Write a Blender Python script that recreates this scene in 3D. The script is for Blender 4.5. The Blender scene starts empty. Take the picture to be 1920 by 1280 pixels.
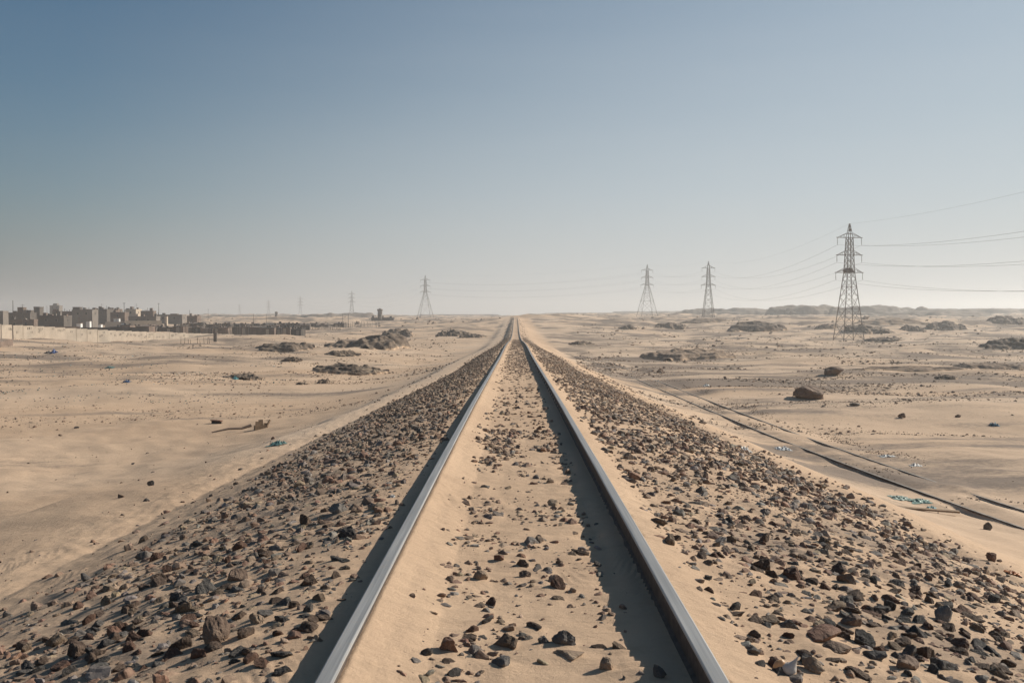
import bpy, bmesh, math, random
import numpy as np
from mathutils import Vector, Matrix, Euler

R = math.radians
rnd = random.Random(7)
rng = np.random.default_rng(11)
S = bpy.context.scene
COL = S.collection

# ------------------------------------------------------------------ camera, sky, sun, exposure
CAMX, CAMZ, F = -0.024, 1.39, 1867.0
VPX, HORY = 967.0, 590.0
cam_d = bpy.data.cameras.new('camera')
cam = bpy.data.objects.new('camera', cam_d); COL.objects.link(cam)
cam_d.sensor_width = 36.0; cam_d.lens = F / 1920 * 36.0
cam_d.clip_start = 0.05; cam_d.clip_end = 20000
cam.location = (CAMX, 0, CAMZ)
cam.rotation_euler = (R(90) - math.atan((640 - HORY) / F), 0, math.atan((VPX - 960) / F))
cam_d.dof.use_dof = False
S.camera = cam

SUN_AZ, SUN_EL = 66.0, 31.0          # degrees clockwise from the track direction, degrees up
w = bpy.data.worlds.new('World'); S.world = w; w.use_nodes = True
nt = w.node_tree; nt.nodes.clear()
sky = nt.nodes.new('ShaderNodeTexSky'); sky.sky_type = 'NISHITA'; sky.sun_disc = False
sky.sun_elevation = R(SUN_EL); sky.sun_rotation = R(SUN_AZ)
sky.altitude = 0; sky.air_density = 1.0; sky.dust_density = 1.2; sky.ozone_density = 3.0
PMAX = 6.35             # brightness of the dust-filled horizon below the sun
tint = nt.nodes.new('ShaderNodeMix'); tint.data_type = 'RGBA'; tint.blend_type = 'MULTIPLY'; tint.inputs[0].default_value = 1.0
tint.inputs[7].default_value = (.455, .655, .685, 1)
tcw = nt.nodes.new('ShaderNodeTexCoord'); sx = nt.nodes.new('ShaderNodeSeparateXYZ'); nt.links.new(tcw.outputs['Generated'], sx.inputs[0])
def wm(op, a, b=None):
    n = nt.nodes.new('ShaderNodeMath'); n.operation = op
    for i, v in enumerate((a, b)):
        if v is None: continue
        if hasattr(v, 'links'): nt.links.new(v, n.inputs[i])
        else: n.inputs[i].default_value = v
    return n.outputs[0]
zc = wm('MAXIMUM', sx.outputs[2], 0.0)
dsun = wm('ADD', wm('MULTIPLY', sx.outputs[0], math.sin(R(SUN_AZ))), wm('MULTIPLY', sx.outputs[1], math.cos(R(SUN_AZ))))
dpos = wm('MAXIMUM', dsun, 0.0)
zs = wm('ADD', .119, wm('MULTIPLY', dpos, .31))
snm = nt.nodes.new('ShaderNodeMapping'); snm.inputs['Scale'].default_value = (1.6, 1.6, 13); nt.links.new(tcw.outputs['Generated'], snm.inputs[0])
sn = nt.nodes.new('ShaderNodeTexNoise'); sn.inputs['Scale'].default_value = 1.3; sn.inputs['Detail'].default_value = 4; nt.links.new(snm.outputs[0], sn.inputs['Vector'])
zs = wm('MULTIPLY', zs, wm('ADD', .86, wm('MULTIPLY', sn.outputs[0], .28)))       # uneven, layered dust
dust = wm('EXPONENT', wm('MULTIPLY', wm('POWER', wm('DIVIDE', zc, zs), 1.3), -1.0))    # the dust layer thins with height, slower towards the sun
pal = wm('MULTIPLY', PMAX, wm('MAXIMUM', .42, wm('SUBTRACT', 1.0, wm('MULTIPLY', 1.25, wm('POWER', wm('ABSOLUTE', wm('SUBTRACT', .60, dsun)), 2.0)))))
zl = wm('MINIMUM', wm('DIVIDE', zc, .12), 1.0)
pc = nt.nodes.new('ShaderNodeCombineColor')
nt.links.new(wm('MULTIPLY', pal, wm('SUBTRACT', 1.0, wm('MULTIPLY', zl, .06))), pc.inputs[0]); nt.links.new(pal, pc.inputs[1]); nt.links.new(wm('MULTIPLY', pal, wm('ADD', .97, wm('MULTIPLY', zl, .08))), pc.inputs[2])
bg = nt.nodes.new('ShaderNodeBackground'); bg.inputs['Strength'].default_value = 0.085
wo = nt.nodes.new('ShaderNodeOutputWorld')
mx = nt.nodes.new('ShaderNodeMix'); mx.data_type = 'RGBA'
nt.links.new(sky.outputs[0], tint.inputs[6]); nt.links.new(dust, mx.inputs[0]); nt.links.new(tint.outputs[2], mx.inputs[6]); nt.links.new(pc.outputs[0], mx.inputs[7])
nt.links.new(mx.outputs[2], bg.inputs[0]); nt.links.new(bg.outputs[0], wo.inputs[0])

sd = bpy.data.lights.new('sun', 'SUN'); so = bpy.data.objects.new('sun', sd); COL.objects.link(so)
sd.energy = 5.0; sd.angle = R(0.6); sd.color = (1.0, 0.93, 0.82)
so.rotation_euler = (R(90 - SUN_EL), 0, R(180 - SUN_AZ))
S.view_settings.view_transform = 'Standard'; S.view_settings.look = 'None'
S.view_settings.exposure = 0.17; S.view_settings.gamma = 1.0
S.cycles.volume_bounces = 1; S.cycles.max_bounces = 6
HAZE_DENSITY = 0.00046

# ------------------------------------------------------------------ noise
def _h(ix, iy, seed):
    n = (ix.astype(np.int64) * 374761393 + iy.astype(np.int64) * 668265263 + seed * 974634777) & 0x7fffffff
    n = ((n ^ (n >> 13)) * 1274126177) & 0x7fffffff
    n = (n ^ (n >> 16)) & 0x7fffffff
    return n
def noise(x, y, seed=0):
    x = np.asarray(x, float); y = np.asarray(y, float)
    ix = np.floor(x); iy = np.floor(y); fx = x - ix; fy = y - iy
    ix = ix.astype(np.int64); iy = iy.astype(np.int64)
    u = fx * fx * fx * (fx * (fx * 6 - 15) + 10); v = fy * fy * fy * (fy * (fy * 6 - 15) + 10)
    def g(a, b, dx, dy):
        t = _h(a, b, seed) * (2 * math.pi / 0x7fffffff)
        return np.cos(t) * dx + np.sin(t) * dy
    n00 = g(ix, iy, fx, fy); n10 = g(ix + 1, iy, fx - 1, fy)
    n01 = g(ix, iy + 1, fx, fy - 1); n11 = g(ix + 1, iy + 1, fx - 1, fy - 1)
    return ((n00 * (1 - u) + n10 * u) * (1 - v) + (n01 * (1 - u) + n11 * u) * v) * 1.5
def fbm(x, y, seed=0, o=4, g=0.5):
    s = 0; a = 1.0
    for i in range(o):
        s = s + a * noise(x * 2 ** i, y * 2 ** i, seed + 17 * i); a *= g
    return s
def sstep(a, b, x):
    t = np.clip((x - a) / (b - a), 0, 1); return t * t * (3 - 2 * t)
def smax(a, b, k):
    h = np.clip(0.5 + 0.5 * (a - b) / k, 0, 1); return b * (1 - h) + a * h + k * h * (1 - h)

# ------------------------------------------------------------------ terrain heights
_ty = np.arange(-80, 3600, 1.0)
_k = np.array([(-80, 0), (0, 0), (4, 0), (9.2, -.03), (16.5, -.11), (30, -.30), (45, -.54), (72, -.80), (100, -1.30), (130, -1.95), (175, -2.5),
               (200, -2.6), (224, -2.5), (265, -2.05), (311, -1.45), (370, -.55), (424, .25), (470, .55), (520, .6), (700, .2), (1200, 0), (3600, 0)])
_tz = np.interp(_ty, _k[:, 0], _k[:, 1])
_kern = np.exp(-np.arange(-15, 16) ** 2 / 50.0); _kern /= _kern.sum()
_tzs = np.convolve(np.pad(_tz, 15, mode='edge'), _kern, mode='valid')
_wt = sstep(6, 40, _ty); _tz = _tz * (1 - _wt) + _tzs * _wt
def zt(y): return np.interp(y, _ty, _tz)

RP = np.array([(8, 15.2), (18, 14.6), (27.3, 13.9), (33.5, 13.1), (48, 12.2), (65, 11.6), (110, 10.4), (140, 8.6), (170, 7.0)])
_rx = np.interp(_ty, RP[:, 0], RP[:, 1]); _rx = np.convolve(np.pad(_rx, 15, mode='edge'), _kern, mode='valid')
def zold(y): return np.interp(y, [0, 8, 60, 120, 170, 260], [-4.42, -4.42, -4.40, -4.45, -4.75, -5.2])
def oldx(y): return np.interp(y, _ty, _rx)

HUMPS = [  # x, y, rx, ry, height : gentle swells of the plain
    (-112, 178, 22, 45, 2.4), (-62, 232, 18, 14, 1.5), (-40, 120, 16, 10, .5), (-46, 262, 12, 9, 1.9), (-26, 300, 20, 14, 2.0),
    (-75, 95, 30, 12, -.6), (-30, 50, 10, 14, -.5), (30, 60, 9, 5, .5), (60, 90, 20, 12, .6), (26, 34, 5, 3.5, .45), (45, 150, 22, 10, .8),
    (22, 25, 4, 4, .3), (150, 420, 60, 30, 2.2), (40, 480, 60, 40, 1.2), (-420, 1500, 260, 120, 3), (-120, 620, 60, 50, 1.4), (0, 430, 42, 130, 3.0), (0, 250, 22, 60, 1.0)]
def plain(x, y):
    yl = np.interp(y, [-80, 0, 150, 270, 400, 600, 900, 1500, 3600], [-3.5, -3.5, -4.4, -5.7, -4.6, -2.6, -2.2, -1.6, -1.4])
    yr = np.interp(y, [-80, 0, 120, 278, 400, 560, 720, 1500, 3600], [-4.6, -4.6, -4.65, -5.5, -3.2, -1.0, -.2, 2.2, 3.0])
    b = sstep(-40, 40, x - 0.02 * y)
    z = yl * (1 - b) + yr * b
    for hx, hy, a, c, h in HUMPS:
        z = z + h * np.exp(-((x - hx) / a) ** 2 - ((y - hy) / c) ** 2)
    far = np.clip(y / 300, 0, 3)
    z = z + 0.62 * fbm(x / 34, y / 22, 3, 3) * (0.6 + far)
    z = z + 1.3 * np.maximum(fbm(x / 55, y / 34, 7, 3), -.15) * sstep(300, 520, y) * sstep(40, 120, np.abs(x)) * (1 - sstep(1200, 2000, y))
    z = z + 0.25 * fbm(x / 8, y / 4.5, 5, 3) * (0.55 + 0.7 * far) * (0.6 + 0.8 * sstep(-.2, .5, noise(x / 40, y / 30, 61)))
    return z
def shoulder_w(y): return np.interp(y, [0, 12, 30, 50, 100, 400], [4.5, 4.4, 3.9, 3.3, 2.9, 2.3])
def H(x, y, detail=True):
    x = np.asarray(x, float); y = np.asarray(y, float)
    t = zt(y)
    ax = np.abs(x)
    # cross section of the bed, relative to the rail tops
    vary = 0.03 * noise(y / 2.3, x * 0 + .3, 21) + 0.018 * noise(y / .55, x * 0 + 7.3, 22)
    vary2 = 0.03 * noise(y / 1.9, x * 0 + 3.3, 23) + 0.022 * noise(y / .28, x * 0 + 5.1, 24)
    yy_ = y / .16 + 1.6 * noise(y / .5, x * 0 + 2.2, 25); saw = (yy_ - np.floor(yy_)) * (.4 + np.clip(noise(y / .4, x * 0 + 8.8, 26), 0, 1))
    vary2 = vary2 + .030 * (saw - .3)
    far = sstep(14, 60, y)
    xs = [-60, -4.4, -3.0, -1.9, -1.15, -.80, -.758, -.750, -.7, -.60, -.40, -.15, .25, .55, .70, .750, .758, .785, .90, 1.06, 1.3, 2.2, 3.2, 4.4, 60]
    zs = [-1.02, -1.02, -.55, -.27, -.135, -.105, -.10, -.045, -.028, -.070, -.135, -.155, -.162, -.158, -.145, -.135, -.035, -.020, -.055, -.115, -.15, -.31, -.56, -.98, -.98]
    w_ = shoulder_w(y)
    xx = np.where(ax > 1.15, np.sign(x) * (1.15 + (ax - 1.15) * (4.4 - 1.15) / (w_ - 1.15)), x)
    prof = np.interp(xx, xs, zs)
    prof = prof + vary * np.exp(-((x + .55) / .25) ** 2) * .8 + vary2 * np.exp(-((x - .52) / .13) ** 2) * sstep(.02, .16, .68 - x)
    prof = prof + vary * .6 * np.exp(-((x - .98) / .16) ** 2)
    over = np.maximum(ax - w_, 0)
    sl = np.where(x < 0, 5.2, 2.1)
    xc = np.interp(y, [0, 12, 15, 19, 26, 60], [8.6, 8.3, 7.7, 5.6, 4.6, 4.2]) + .25 * noise(y / 3.1, x * 0 + 1.7, 27)
    emb = t + prof - np.where(over > 0, np.sqrt(over * over + .35) - .59, 0) / sl
    emb = emb - .42 * sstep(0, 2.0, -x - xc) - .06 * (ax - w_) * sstep(0, 3, -x - xc)
    p = plain(x, y)
    z = smax(emb, p, 1.1)
    onb = 1 - sstep(0.2, 2.0, over)
    if detail:
        pass
    # the old track lies on its own level strip, drifted over here and there
    u = x - oldx(y)
    wc = np.exp(-((u - .75) / 2.0) ** 4) * (y > 5) * (1 - sstep(150, 190, y))
    zc_ = zold(y) - .045 + .028 * noise(y / 3.7, u / 1.4, 35) + .05 * np.exp(-((u - .75) / .4) ** 2)
    zc_ = zc_ + .09 * (np.exp(-((y - 33.0) / 1.2) ** 2) + .8 * np.exp(-((y - 47.5) / 1.0) ** 2) + .5 * np.exp(-((y - 95) / 7) ** 2)) * np.exp(-((u - 1.5) / .5) ** 2)
    zc_ = zc_ + .06 * sstep(85, 100, y) * (1 - sstep(108, 125, y)) * np.exp(-(u / .5) ** 2)
    z = z * (1 - wc) + zc_ * wc
    if detail:
        # scour hollows beside the buried rails
        m = .8 * np.exp(-((y - 38) / 2.0) ** 2) + .9 * np.exp(-((y - 29.5) / 1.6) ** 2) + .6 * np.exp(-((y - 52) / 3) ** 2) + .7 * np.exp(-((y - 25) / 1.2) ** 2)
        z = z - 0.12 * m * np.exp(-((u + .20) / .15) ** 2)
        m2 = .8 * np.exp(-((y - 31) / 1.5) ** 2) + .6 * np.exp(-((y - 44) / 1.6) ** 2) + .6 * np.exp(-((y - 62) / 4) ** 2)
        z = z - 0.10 * m2 * np.exp(-((u - 1.32) / .13) ** 2)
        near = 1 - sstep(30, 80, y)
        st = (1 - onb) * near
        z = z + 0.05 * fbm(x / 1.6 + .3 * y, y / 2.4, 41, 2) * st
        # stony shoulder unevenness
        sh = sstep(.95, 1.5, ax) * onb
        z = z + (0.020 * noise(x / .5, y / .6, 42) + .012 * noise(x / .16, y / .18, 43)) * sh * near
        z = z + 0.008 * noise(x / .22, y / .3, 44) * (1 - sstep(.5, .6, ax)) * near
        # wind ripples
        rp = np.sin((y + .35 * x + .35 * noise(x / .5, y / .8, 45)) * (2 * math.pi / .07))
        z = z + 0.0022 * rp * (1 - sstep(9, 16, y)) * sstep(-.3, .4, noise(x / .9, y / 1.1, 46))
    return z
def H1(x, y, detail=True): return float(H(np.array([x]), np.array([y]), detail)[0])

def hit(px, py, dmax=900.):
    """world point where the sight line through a photo pixel meets the ground"""
    d = 2.5 * np.exp(np.linspace(0, math.log(dmax / 2.5), 3000))
    X = CAMX + (px - VPX) / F * d; Z = CAMZ - (py - HORY) / F * d
    g = H(X, d, False)
    i = np.argmax(Z < g) if (Z < g).any() else len(d) - 1
    return float(X[i]), float(d[i]), float(H1(X[i], d[i]))
def PX(px, d): return CAMX + (px - VPX) / F * d
def PZ(py, d): return CAMZ - (py - HORY) / F * d

# ------------------------------------------------------------------ mesh helpers
def tag(o, label=None, cat=None, group=None, kind=None):
    if label: o['label'] = label
    if cat: o['category'] = cat
    if group: o['group'] = group
    if kind: o['kind'] = kind
    return o
def empty(name, loc, rz=0):
    o = bpy.data.objects.new(name, None); COL.objects.link(o); o.location = loc; o.rotation_euler = (0, 0, rz)
    o.empty_display_size = .2
    return o
def np_mesh(name, V, Fc, mats=(), smooth=False):
    me = bpy.data.meshes.new(name)
    V = np.asarray(V, np.float32); Fc = np.asarray(Fc, np.int32); n = Fc.shape[1]
    me.vertices.add(len(V)); me.vertices.foreach_set('co', V.ravel())
    me.loops.add(Fc.size); me.loops.foreach_set('vertex_index', Fc.ravel())
    me.polygons.add(len(Fc)); me.polygons.foreach_set('loop_start', np.arange(0, Fc.size, n, dtype=np.int32))
    me.polygons.foreach_set('loop_total', np.full(len(Fc), n, np.int32))
    me.polygons.foreach_set('use_smooth', np.full(len(Fc), smooth, bool))
    for m in mats: me.materials.append(m)
    me.update(calc_edges=True); me.validate()
    return me
def link(name, me, parent=None):
    o = bpy.data.objects.new(name, me); COL.objects.link(o)
    if parent is not None: o.parent = parent
    return o
class MB:
    def __init__(s): s.v = []; s.f = []; s.mi = []
    def box(s, x0, x1, y0, y1, z0, z1, mi=0, rz=0, c=None):
        b = len(s.v)
        P = [(x0, y0, z0), (x1, y0, z0), (x1, y1, z0), (x0, y1, z0), (x0, y0, z1), (x1, y0, z1), (x1, y1, z1), (x0, y1, z1)]
        if rz:
            cx, cy = c or ((x0 + x1) / 2, (y0 + y1) / 2); ca, sa = math.cos(rz), math.sin(rz)
            P = [(cx + (x - cx) * ca - (y - cy) * sa, cy + (x - cx) * sa + (y - cy) * ca, z) for x, y, z in P]
        s.v += P
        for q in ((0, 3, 2, 1), (4, 5, 6, 7), (0, 1, 5, 4), (1, 2, 6, 5), (2, 3, 7, 6), (3, 0, 4, 7)):
            s.f.append(tuple(b + i for i in q)); s.mi.append(mi)
    def bar(s, a, b_, r, n=4, mi=0, r2=None, cap=True):
        a = Vector(a); b_ = Vector(b_); d = (b_ - a)
        if d.length < 1e-6: return
        d.normalize(); up = Vector((0, 0, 1)) if abs(d.z) < .9 else Vector((1, 0, 0))
        p = d.cross(up).normalized(); q = d.cross(p); base = len(s.v); r2 = r if r2 is None else r2
        for c, rr in ((a, r), (b_, r2)):
            for i in range(n):
                t = 2 * math.pi * (i + .5) / n
                s.v.append(tuple(c + p * math.cos(t) * rr + q * math.sin(t) * rr))
        for i in range(n):
            j = (i + 1) % n
            s.f.append((base + i, base + j, base + n + j, base + n + i)); s.mi.append(mi)
        if cap:
            s.f.append(tuple(base + i for i in reversed(range(n)))); s.mi.append(mi)
            s.f.append(tuple(base + n + i for i in range(n))); s.mi.append(mi)
    def tube(s, pts, r, n=5, mi=0):
        base = len(s.v); N = len(pts); rr = r if hasattr(r, '__len__') else [r] * N
        for k, p in enumerate(pts):
            a = Vector(pts[max(k - 1, 0)]); b = Vector(pts[min(k + 1, N - 1)]); d = (b - a).normalized()
            up = Vector((0, 0, 1)) if abs(d.z) < .95 else Vector((1, 0, 0))
            e = d.cross(up).normalized(); q = d.cross(e); p = Vector(p)
            for i in range(n):
                t = 2 * math.pi * i / n
                s.v.append(tuple(p + e * math.cos(t) * rr[k] + q * math.sin(t) * rr[k]))
        for k in range(N - 1):
            for i in range(n):
                j = (i + 1) % n
                s.f.append((base + k * n + i, base + k * n + j, base + (k + 1) * n + j, base + (k + 1) * n + i)); s.mi.append(mi)
        s.f.append(tuple(base + i for i in reversed(range(n)))); s.mi.append(mi)
        s.f.append(tuple(base + (N - 1) * n + i for i in range(n))); s.mi.append(mi)
    def build(s, name, mats, parent=None, smooth=False):
        me = bpy.data.meshes.new(name); me.from_pydata(s.v, [], s.f)
        if not isinstance(mats, (list, tuple)): mats = [mats]
        for m in mats: me.materials.append(m)
        me.polygons.foreach_set('material_index', s.mi)
        me.polygons.foreach_set('use_smooth', [smooth] * len(s.f))
        me.update()
        return link(name, me, parent)

# ------------------------------------------------------------------ materials
def mat_new(name):
    m = bpy.data.materials.new(name); m.use_nodes = True; t = m.node_tree
    return m, t, t.nodes['Principled BSDF']
def nd(t, typ, **kw):
    n = t.nodes.new(typ)
    for k, v in kw.items():
        if k in n.inputs: n.inputs[k].default_value = v
        else: setattr(n, k, v)
    return n
def mixc(t, fac, a, b, typ='MIX'):
    m = nd(t, 'ShaderNodeMix'); m.data_type = 'RGBA'; m.blend_type = typ
    for sock, val in ((m.inputs[0], fac), (m.inputs[6], a), (m.inputs[7], b)):
        if hasattr(val, 'links'): t.links.new(val, sock)
        elif isinstance(val, (int, float)): sock.default_value = val
        else: sock.default_value = (*val, 1)
    return m.outputs[2]
def ramp(t, src, p0, p1):
    m = nd(t, 'ShaderNodeMapRange'); m.inputs[1].default_value = p0; m.inputs[2].default_value = p1
    t.links.new(src, m.inputs[0]); return m.outputs[0]
def simple(name, col, rough=.9, var=.25, scale=2.0, metal=0.0, bump=.0, bscale=20, object_space=True, dark=None):
    m, t, p = mat_new(name)
    tc = nd(t, 'ShaderNodeTexCoord'); n = nd(t, 'ShaderNodeTexNoise', Scale=scale, Detail=6.0, Roughness=.6)
    t.links.new(tc.outputs['Object'], n.inputs['Vector'])
    d = dark or tuple(c * (1 - var) for c in col); l = tuple(min(1, c * (1 + var)) for c in col)
    c = mixc(t, ramp(t, n.outputs[0], .35, .65), d, l)
    t.links.new(c, p.inputs['Base Color']); p.inputs['Roughness'].default_value = rough; p.inputs['Metallic'].default_value = metal
    if bump:
        n2 = nd(t, 'ShaderNodeTexNoise', Scale=bscale, Detail=5.0); t.links.new(tc.outputs['Object'], n2.inputs['Vector'])
        b = nd(t, 'ShaderNodeBump', Strength=.6, Distance=bump); t.links.new(n2.outputs[0], b.inputs['Height']); t.links.new(b.outputs[0], p.inputs['Normal'])
    return m

SAND = (.525, .365, .243); SAND_PALE = (.60, .455, .335); GRAVEL = (.235, .18, .14)
def sand_material():
    m, t, p = mat_new('sand')
    g = nd(t, 'ShaderNodeNewGeometry')
    at = nd(t, 'ShaderNodeAttribute'); at.attribute_name = 'gravel'
    pa = nd(t, 'ShaderNodeAttribute'); pa.attribute_name = 'pale'
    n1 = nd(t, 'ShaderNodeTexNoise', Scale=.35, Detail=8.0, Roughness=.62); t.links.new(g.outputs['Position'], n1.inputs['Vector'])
    n2 = nd(t, 'ShaderNodeTexNoise', Scale=260.0, Detail=3.0, Roughness=.7); t.links.new(g.outputs['Position'], n2.inputs['Vector'])
    n3 = nd(t, 'ShaderNodeTexNoise', Scale=5.0, Detail=9.0, Roughness=.68); t.links.new(g.outputs['Position'], n3.inputs['Vector'])
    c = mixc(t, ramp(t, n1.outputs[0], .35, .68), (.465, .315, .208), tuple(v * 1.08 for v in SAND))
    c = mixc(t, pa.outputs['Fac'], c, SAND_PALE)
    # grain: fine dark and light grains of the sand
    c = mixc(t, ramp(t, n2.outputs[0], .25, .75), c, (.62, .47, .33)) if False else mixc(t, .22, c, mixc(t, ramp(t, n2.outputs[0], .3, .7), (.30, .20, .13), (.74, .56, .40)))
    c = mixc(t, ramp(t, n3.outputs[0], .56, .80), c, tuple(v * .80 for v in SAND))
    # gravel lying on the surface
    mm = nd(t, 'ShaderNodeMath'); mm.operation = 'ADD'; t.links.new(at.outputs['Fac'], mm.inputs[0])
    n4 = nd(t, 'ShaderNodeTexNoise', Scale=3.2, Detail=10.0, Roughness=.75); t.links.new(g.outputs['Position'], n4.inputs['Vector'])
    t.links.new(n4.outputs[0], mm.inputs[1])
    gf = ramp(t, mm.outputs[0], .72, 1.12)
    c = mixc(t, gf, c, GRAVEL)
    t.links.new(c, p.inputs['Base Color']); p.inputs['Roughness'].default_value = .95; p.inputs['Specular IOR Level'].default_value = .15
    # ripples + grain bump
    wv = nd(t, 'ShaderNodeTexWave', Scale=9.0, Distortion=5.0, Detail=3.0); wv.inputs['Detail Scale'].default_value = 1.2
    mp = nd(t, 'ShaderNodeMapping'); mp.inputs['Rotation'].default_value = (0, 0, R(-68)); mp.inputs['Scale'].default_value = (.33, .12, .2)
    t.links.new(g.outputs['Position'], mp.inputs[0]); t.links.new(mp.outputs[0], wv.inputs['Vector'])
    n5 = nd(t, 'ShaderNodeTexNoise', Scale=1.0, Detail=7.0, Roughness=.6); mp5 = nd(t, 'ShaderNodeMapping'); mp5.inputs['Rotation'].default_value = (0, 0, R(-18)); mp5.inputs['Scale'].default_value = (.8, 7.0, 2.0)
    t.links.new(g.outputs['Position'], mp5.inputs[0]); t.links.new(mp5.outputs[0], n5.inputs['Vector'])
    b0 = nd(t, 'ShaderNodeBump', Strength=.5, Distance=.03); t.links.new(n5.outputs[0], b0.inputs['Height'])
    b1 = nd(t, 'ShaderNodeBump', Strength=.05, Distance=.02); t.links.new(wv.outputs[1], b1.inputs['Height']); t.links.new(b0.outputs[0], b1.inputs['Normal'])
    b2 = nd(t, 'ShaderNodeBump', Strength=.8, Distance=.004); t.links.new(n2.outputs[0], b2.inputs['Height']); t.links.new(b1.outputs[0], b2.inputs['Normal'])
    b3 = nd(t, 'ShaderNodeBump', Strength=.7, Distance=.03); t.links.new(n3.outputs[0], b3.inputs['Height']); t.links.new(b2.outputs[0], b3.inputs['Normal'])
    t.links.new(b3.outputs[0], p.inputs['Normal'])
    return m
def rock_material(name, col=None):
    """stone with veins and dust; the colour comes from the stone itself (attribute 'stone' in the heaps)"""
    m, t, p = mat_new(name)
    tc = nd(t, 'ShaderNodeTexCoord')
    if col is None:
        a = nd(t, 'ShaderNodeAttribute'); a.attribute_name = 'stone'; src = a.outputs['Color']; sc = 18.0
        gg = nd(t, 'ShaderNodeNewGeometry'); vec = gg.outputs['Position']
    else:
        rgb = nd(t, 'ShaderNodeRGB'); rgb.outputs[0].default_value = (*col, 1); src = rgb.outputs[0]; sc = 1.6; vec = tc.outputs['Object']
    n1 = nd(t, 'ShaderNodeTexNoise', Scale=sc, Detail=9.0, Roughness=.7); t.links.new(vec, n1.inputs['Vector'])
    n2 = nd(t, 'ShaderNodeTexNoise', Scale=sc * 6, Detail=5.0, Roughness=.7); t.links.new(vec, n2.inputs['Vector'])
    dk = mixc(t, 1.0, src, (.55, .53, .52), 'MULTIPLY'); lt = mixc(t, .20, src, (.48, .37, .27))
    c = mixc(t, ramp(t, n1.outputs[0], .36, .64), dk, lt)
    c = mixc(t, ramp(t, n2.outputs[0], .60, .72), c, mixc(t, .38, src, (.50, .39, .28)))
    t.links.new(c, p.inputs['Base Color']); p.inputs['Roughness'].default_value = .82; p.inputs['Specular IOR Level'].default_value = .3
    b = nd(t, 'ShaderNodeBump', Strength=.9, Distance=.006 if col is None else .10); t.links.new(n1.outputs[0], b.inputs['Height'])
    b2 = nd(t, 'ShaderNodeBump', Strength=.5, Distance=.002 if col is None else .03); t.links.new(n2.outputs[0], b2.inputs['Height']); t.links.new(b.outputs[0], b2.inputs['Normal'])
    t.links.new(b2.outputs[0], p.inputs['Normal'])
    return m
M = {}
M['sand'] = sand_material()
M['stones'] = rock_material('stone_heap')
STONE_COLS = {'dark grey': (.085, .083, .085), 'brown': (.165, .105, .075), 'rust red': (.19, .092, .060), 'grey': (.185, .175, .165), 'tan': (.31, .22, .15)}
for k, c in STONE_COLS.items(): M['rock ' + k] = rock_material('rock_' + k.replace(' ', '_'), c)

def steel_material():
    m, t, p = mat_new('rail_steel')
    tc = nd(t, 'ShaderNodeTexCoord')
    mp = nd(t, 'ShaderNodeMapping'); mp.inputs['Scale'].default_value = (90, .8, 40); t.links.new(tc.outputs['Object'], mp.inputs[0])
    n = nd(t, 'ShaderNodeTexNoise', Scale=1.0, Detail=5.0, Roughness=.6); t.links.new(mp.outputs[0], n.inputs['Vector'])
    n2 = nd(t, 'ShaderNodeTexNoise', Scale=30.0, Detail=6.0, Roughness=.7); t.links.new(tc.outputs['Object'], n2.inputs['Vector'])
    c = mixc(t, ramp(t, n.outputs[0], .3, .7), (.235, .232, .23), (.40, .39, .38))
    c = mixc(t, ramp(t, n2.outputs[0], .56, .80), c, (.42, .34, .26))
    t.links.new(c, p.inputs['Base Color']); p.inputs['Metallic'].default_value = .45
    t.links.new(ramp(t, n.outputs[0], -1.2, 1.6), p.inputs['Roughness'])
    b = nd(t, 'ShaderNodeBump', Strength=.15, Distance=.001); t.links.new(n.outputs[0], b.inputs['Height']); t.links.new(b.outputs[0], p.inputs['Normal'])
    return m
M['steel'] = steel_material()
M['rust'] = simple('rail_rust', (.07, .05, .038), .85, .4, 14, bump=.002, bscale=80)
M['oldrail'] = simple('old_rail_steel', (.30, .265, .23), .7, .35, 6, metal=.2, bump=.002, bscale=60)
M['galv'] = simple('galvanised_steel', (.17, .14, .12), .7, .3, .6, metal=.0)
M['cable'] = simple('cable_metal', (.20, .19, .19), .6, .1, .1)
M['insul'] = simple('insulator_glass', (.16, .13, .11), .35, .2, 2)
M['twigs'] = simple('nest_twigs', (.09, .05, .038), .95, .5, 6, bump=.05, bscale=6)
M['outcrop'] = None

# ------------------------------------------------------------------ rocks: shapes
def ico(sub):
    bm = bmesh.new(); bmesh.ops.create_icosphere(bm, subdivisions=sub, radius=1.0)
    V = np.array([v.co[:] for v in bm.verts]); Fc = np.array([[v.index for v in f.verts] for f in bm.faces]); bm.free()
    return V, Fc
ICO = {s: ico(s) for s in (1, 2, 3, 4)}
def rock_shape(sub, seed, flat=.55, rough=.035, nplanes=14, rounded=0.0):
    r = np.random.default_rng(seed); V, Fc = ICO[sub]; U = V.copy()
    N = r.normal(size=(nplanes, 3)); N /= np.linalg.norm(N, axis=1)[:, None]
    D = r.uniform(.36, .70, nplanes)
    dots = U @ N.T
    k = np.where(dots > 1e-3, D[None] / np.maximum(dots, 1e-3), 9.0).min(axis=1)
    k = np.minimum(k, .95)
    P = U * (k * (1 - rounded) + rounded * .8)[:, None]
    nz = noise(U[:, 0] * 2.1 + U[:, 2] * 1.3 + seed, U[:, 1] * 2.1 - U[:, 2] * 1.7, seed) * .10
    nz2 = noise(U[:, 0] * 6.3 + U[:, 2] * 4.3 + seed, U[:, 1] * 6.1 - U[:, 2] * 5.7, seed + 3) * rough
    P = P * (1 + nz + nz2)[:, None]
    P[:, 1] *= r.uniform(.55, .85); P[:, 2] *= flat * 1.25; P[:, 2] += P[:, 0] * r.uniform(-.22, .22) * (P[:, 2] > 0)
    P /= np.abs(P[:, 0]).max()
    return P, Fc
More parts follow.
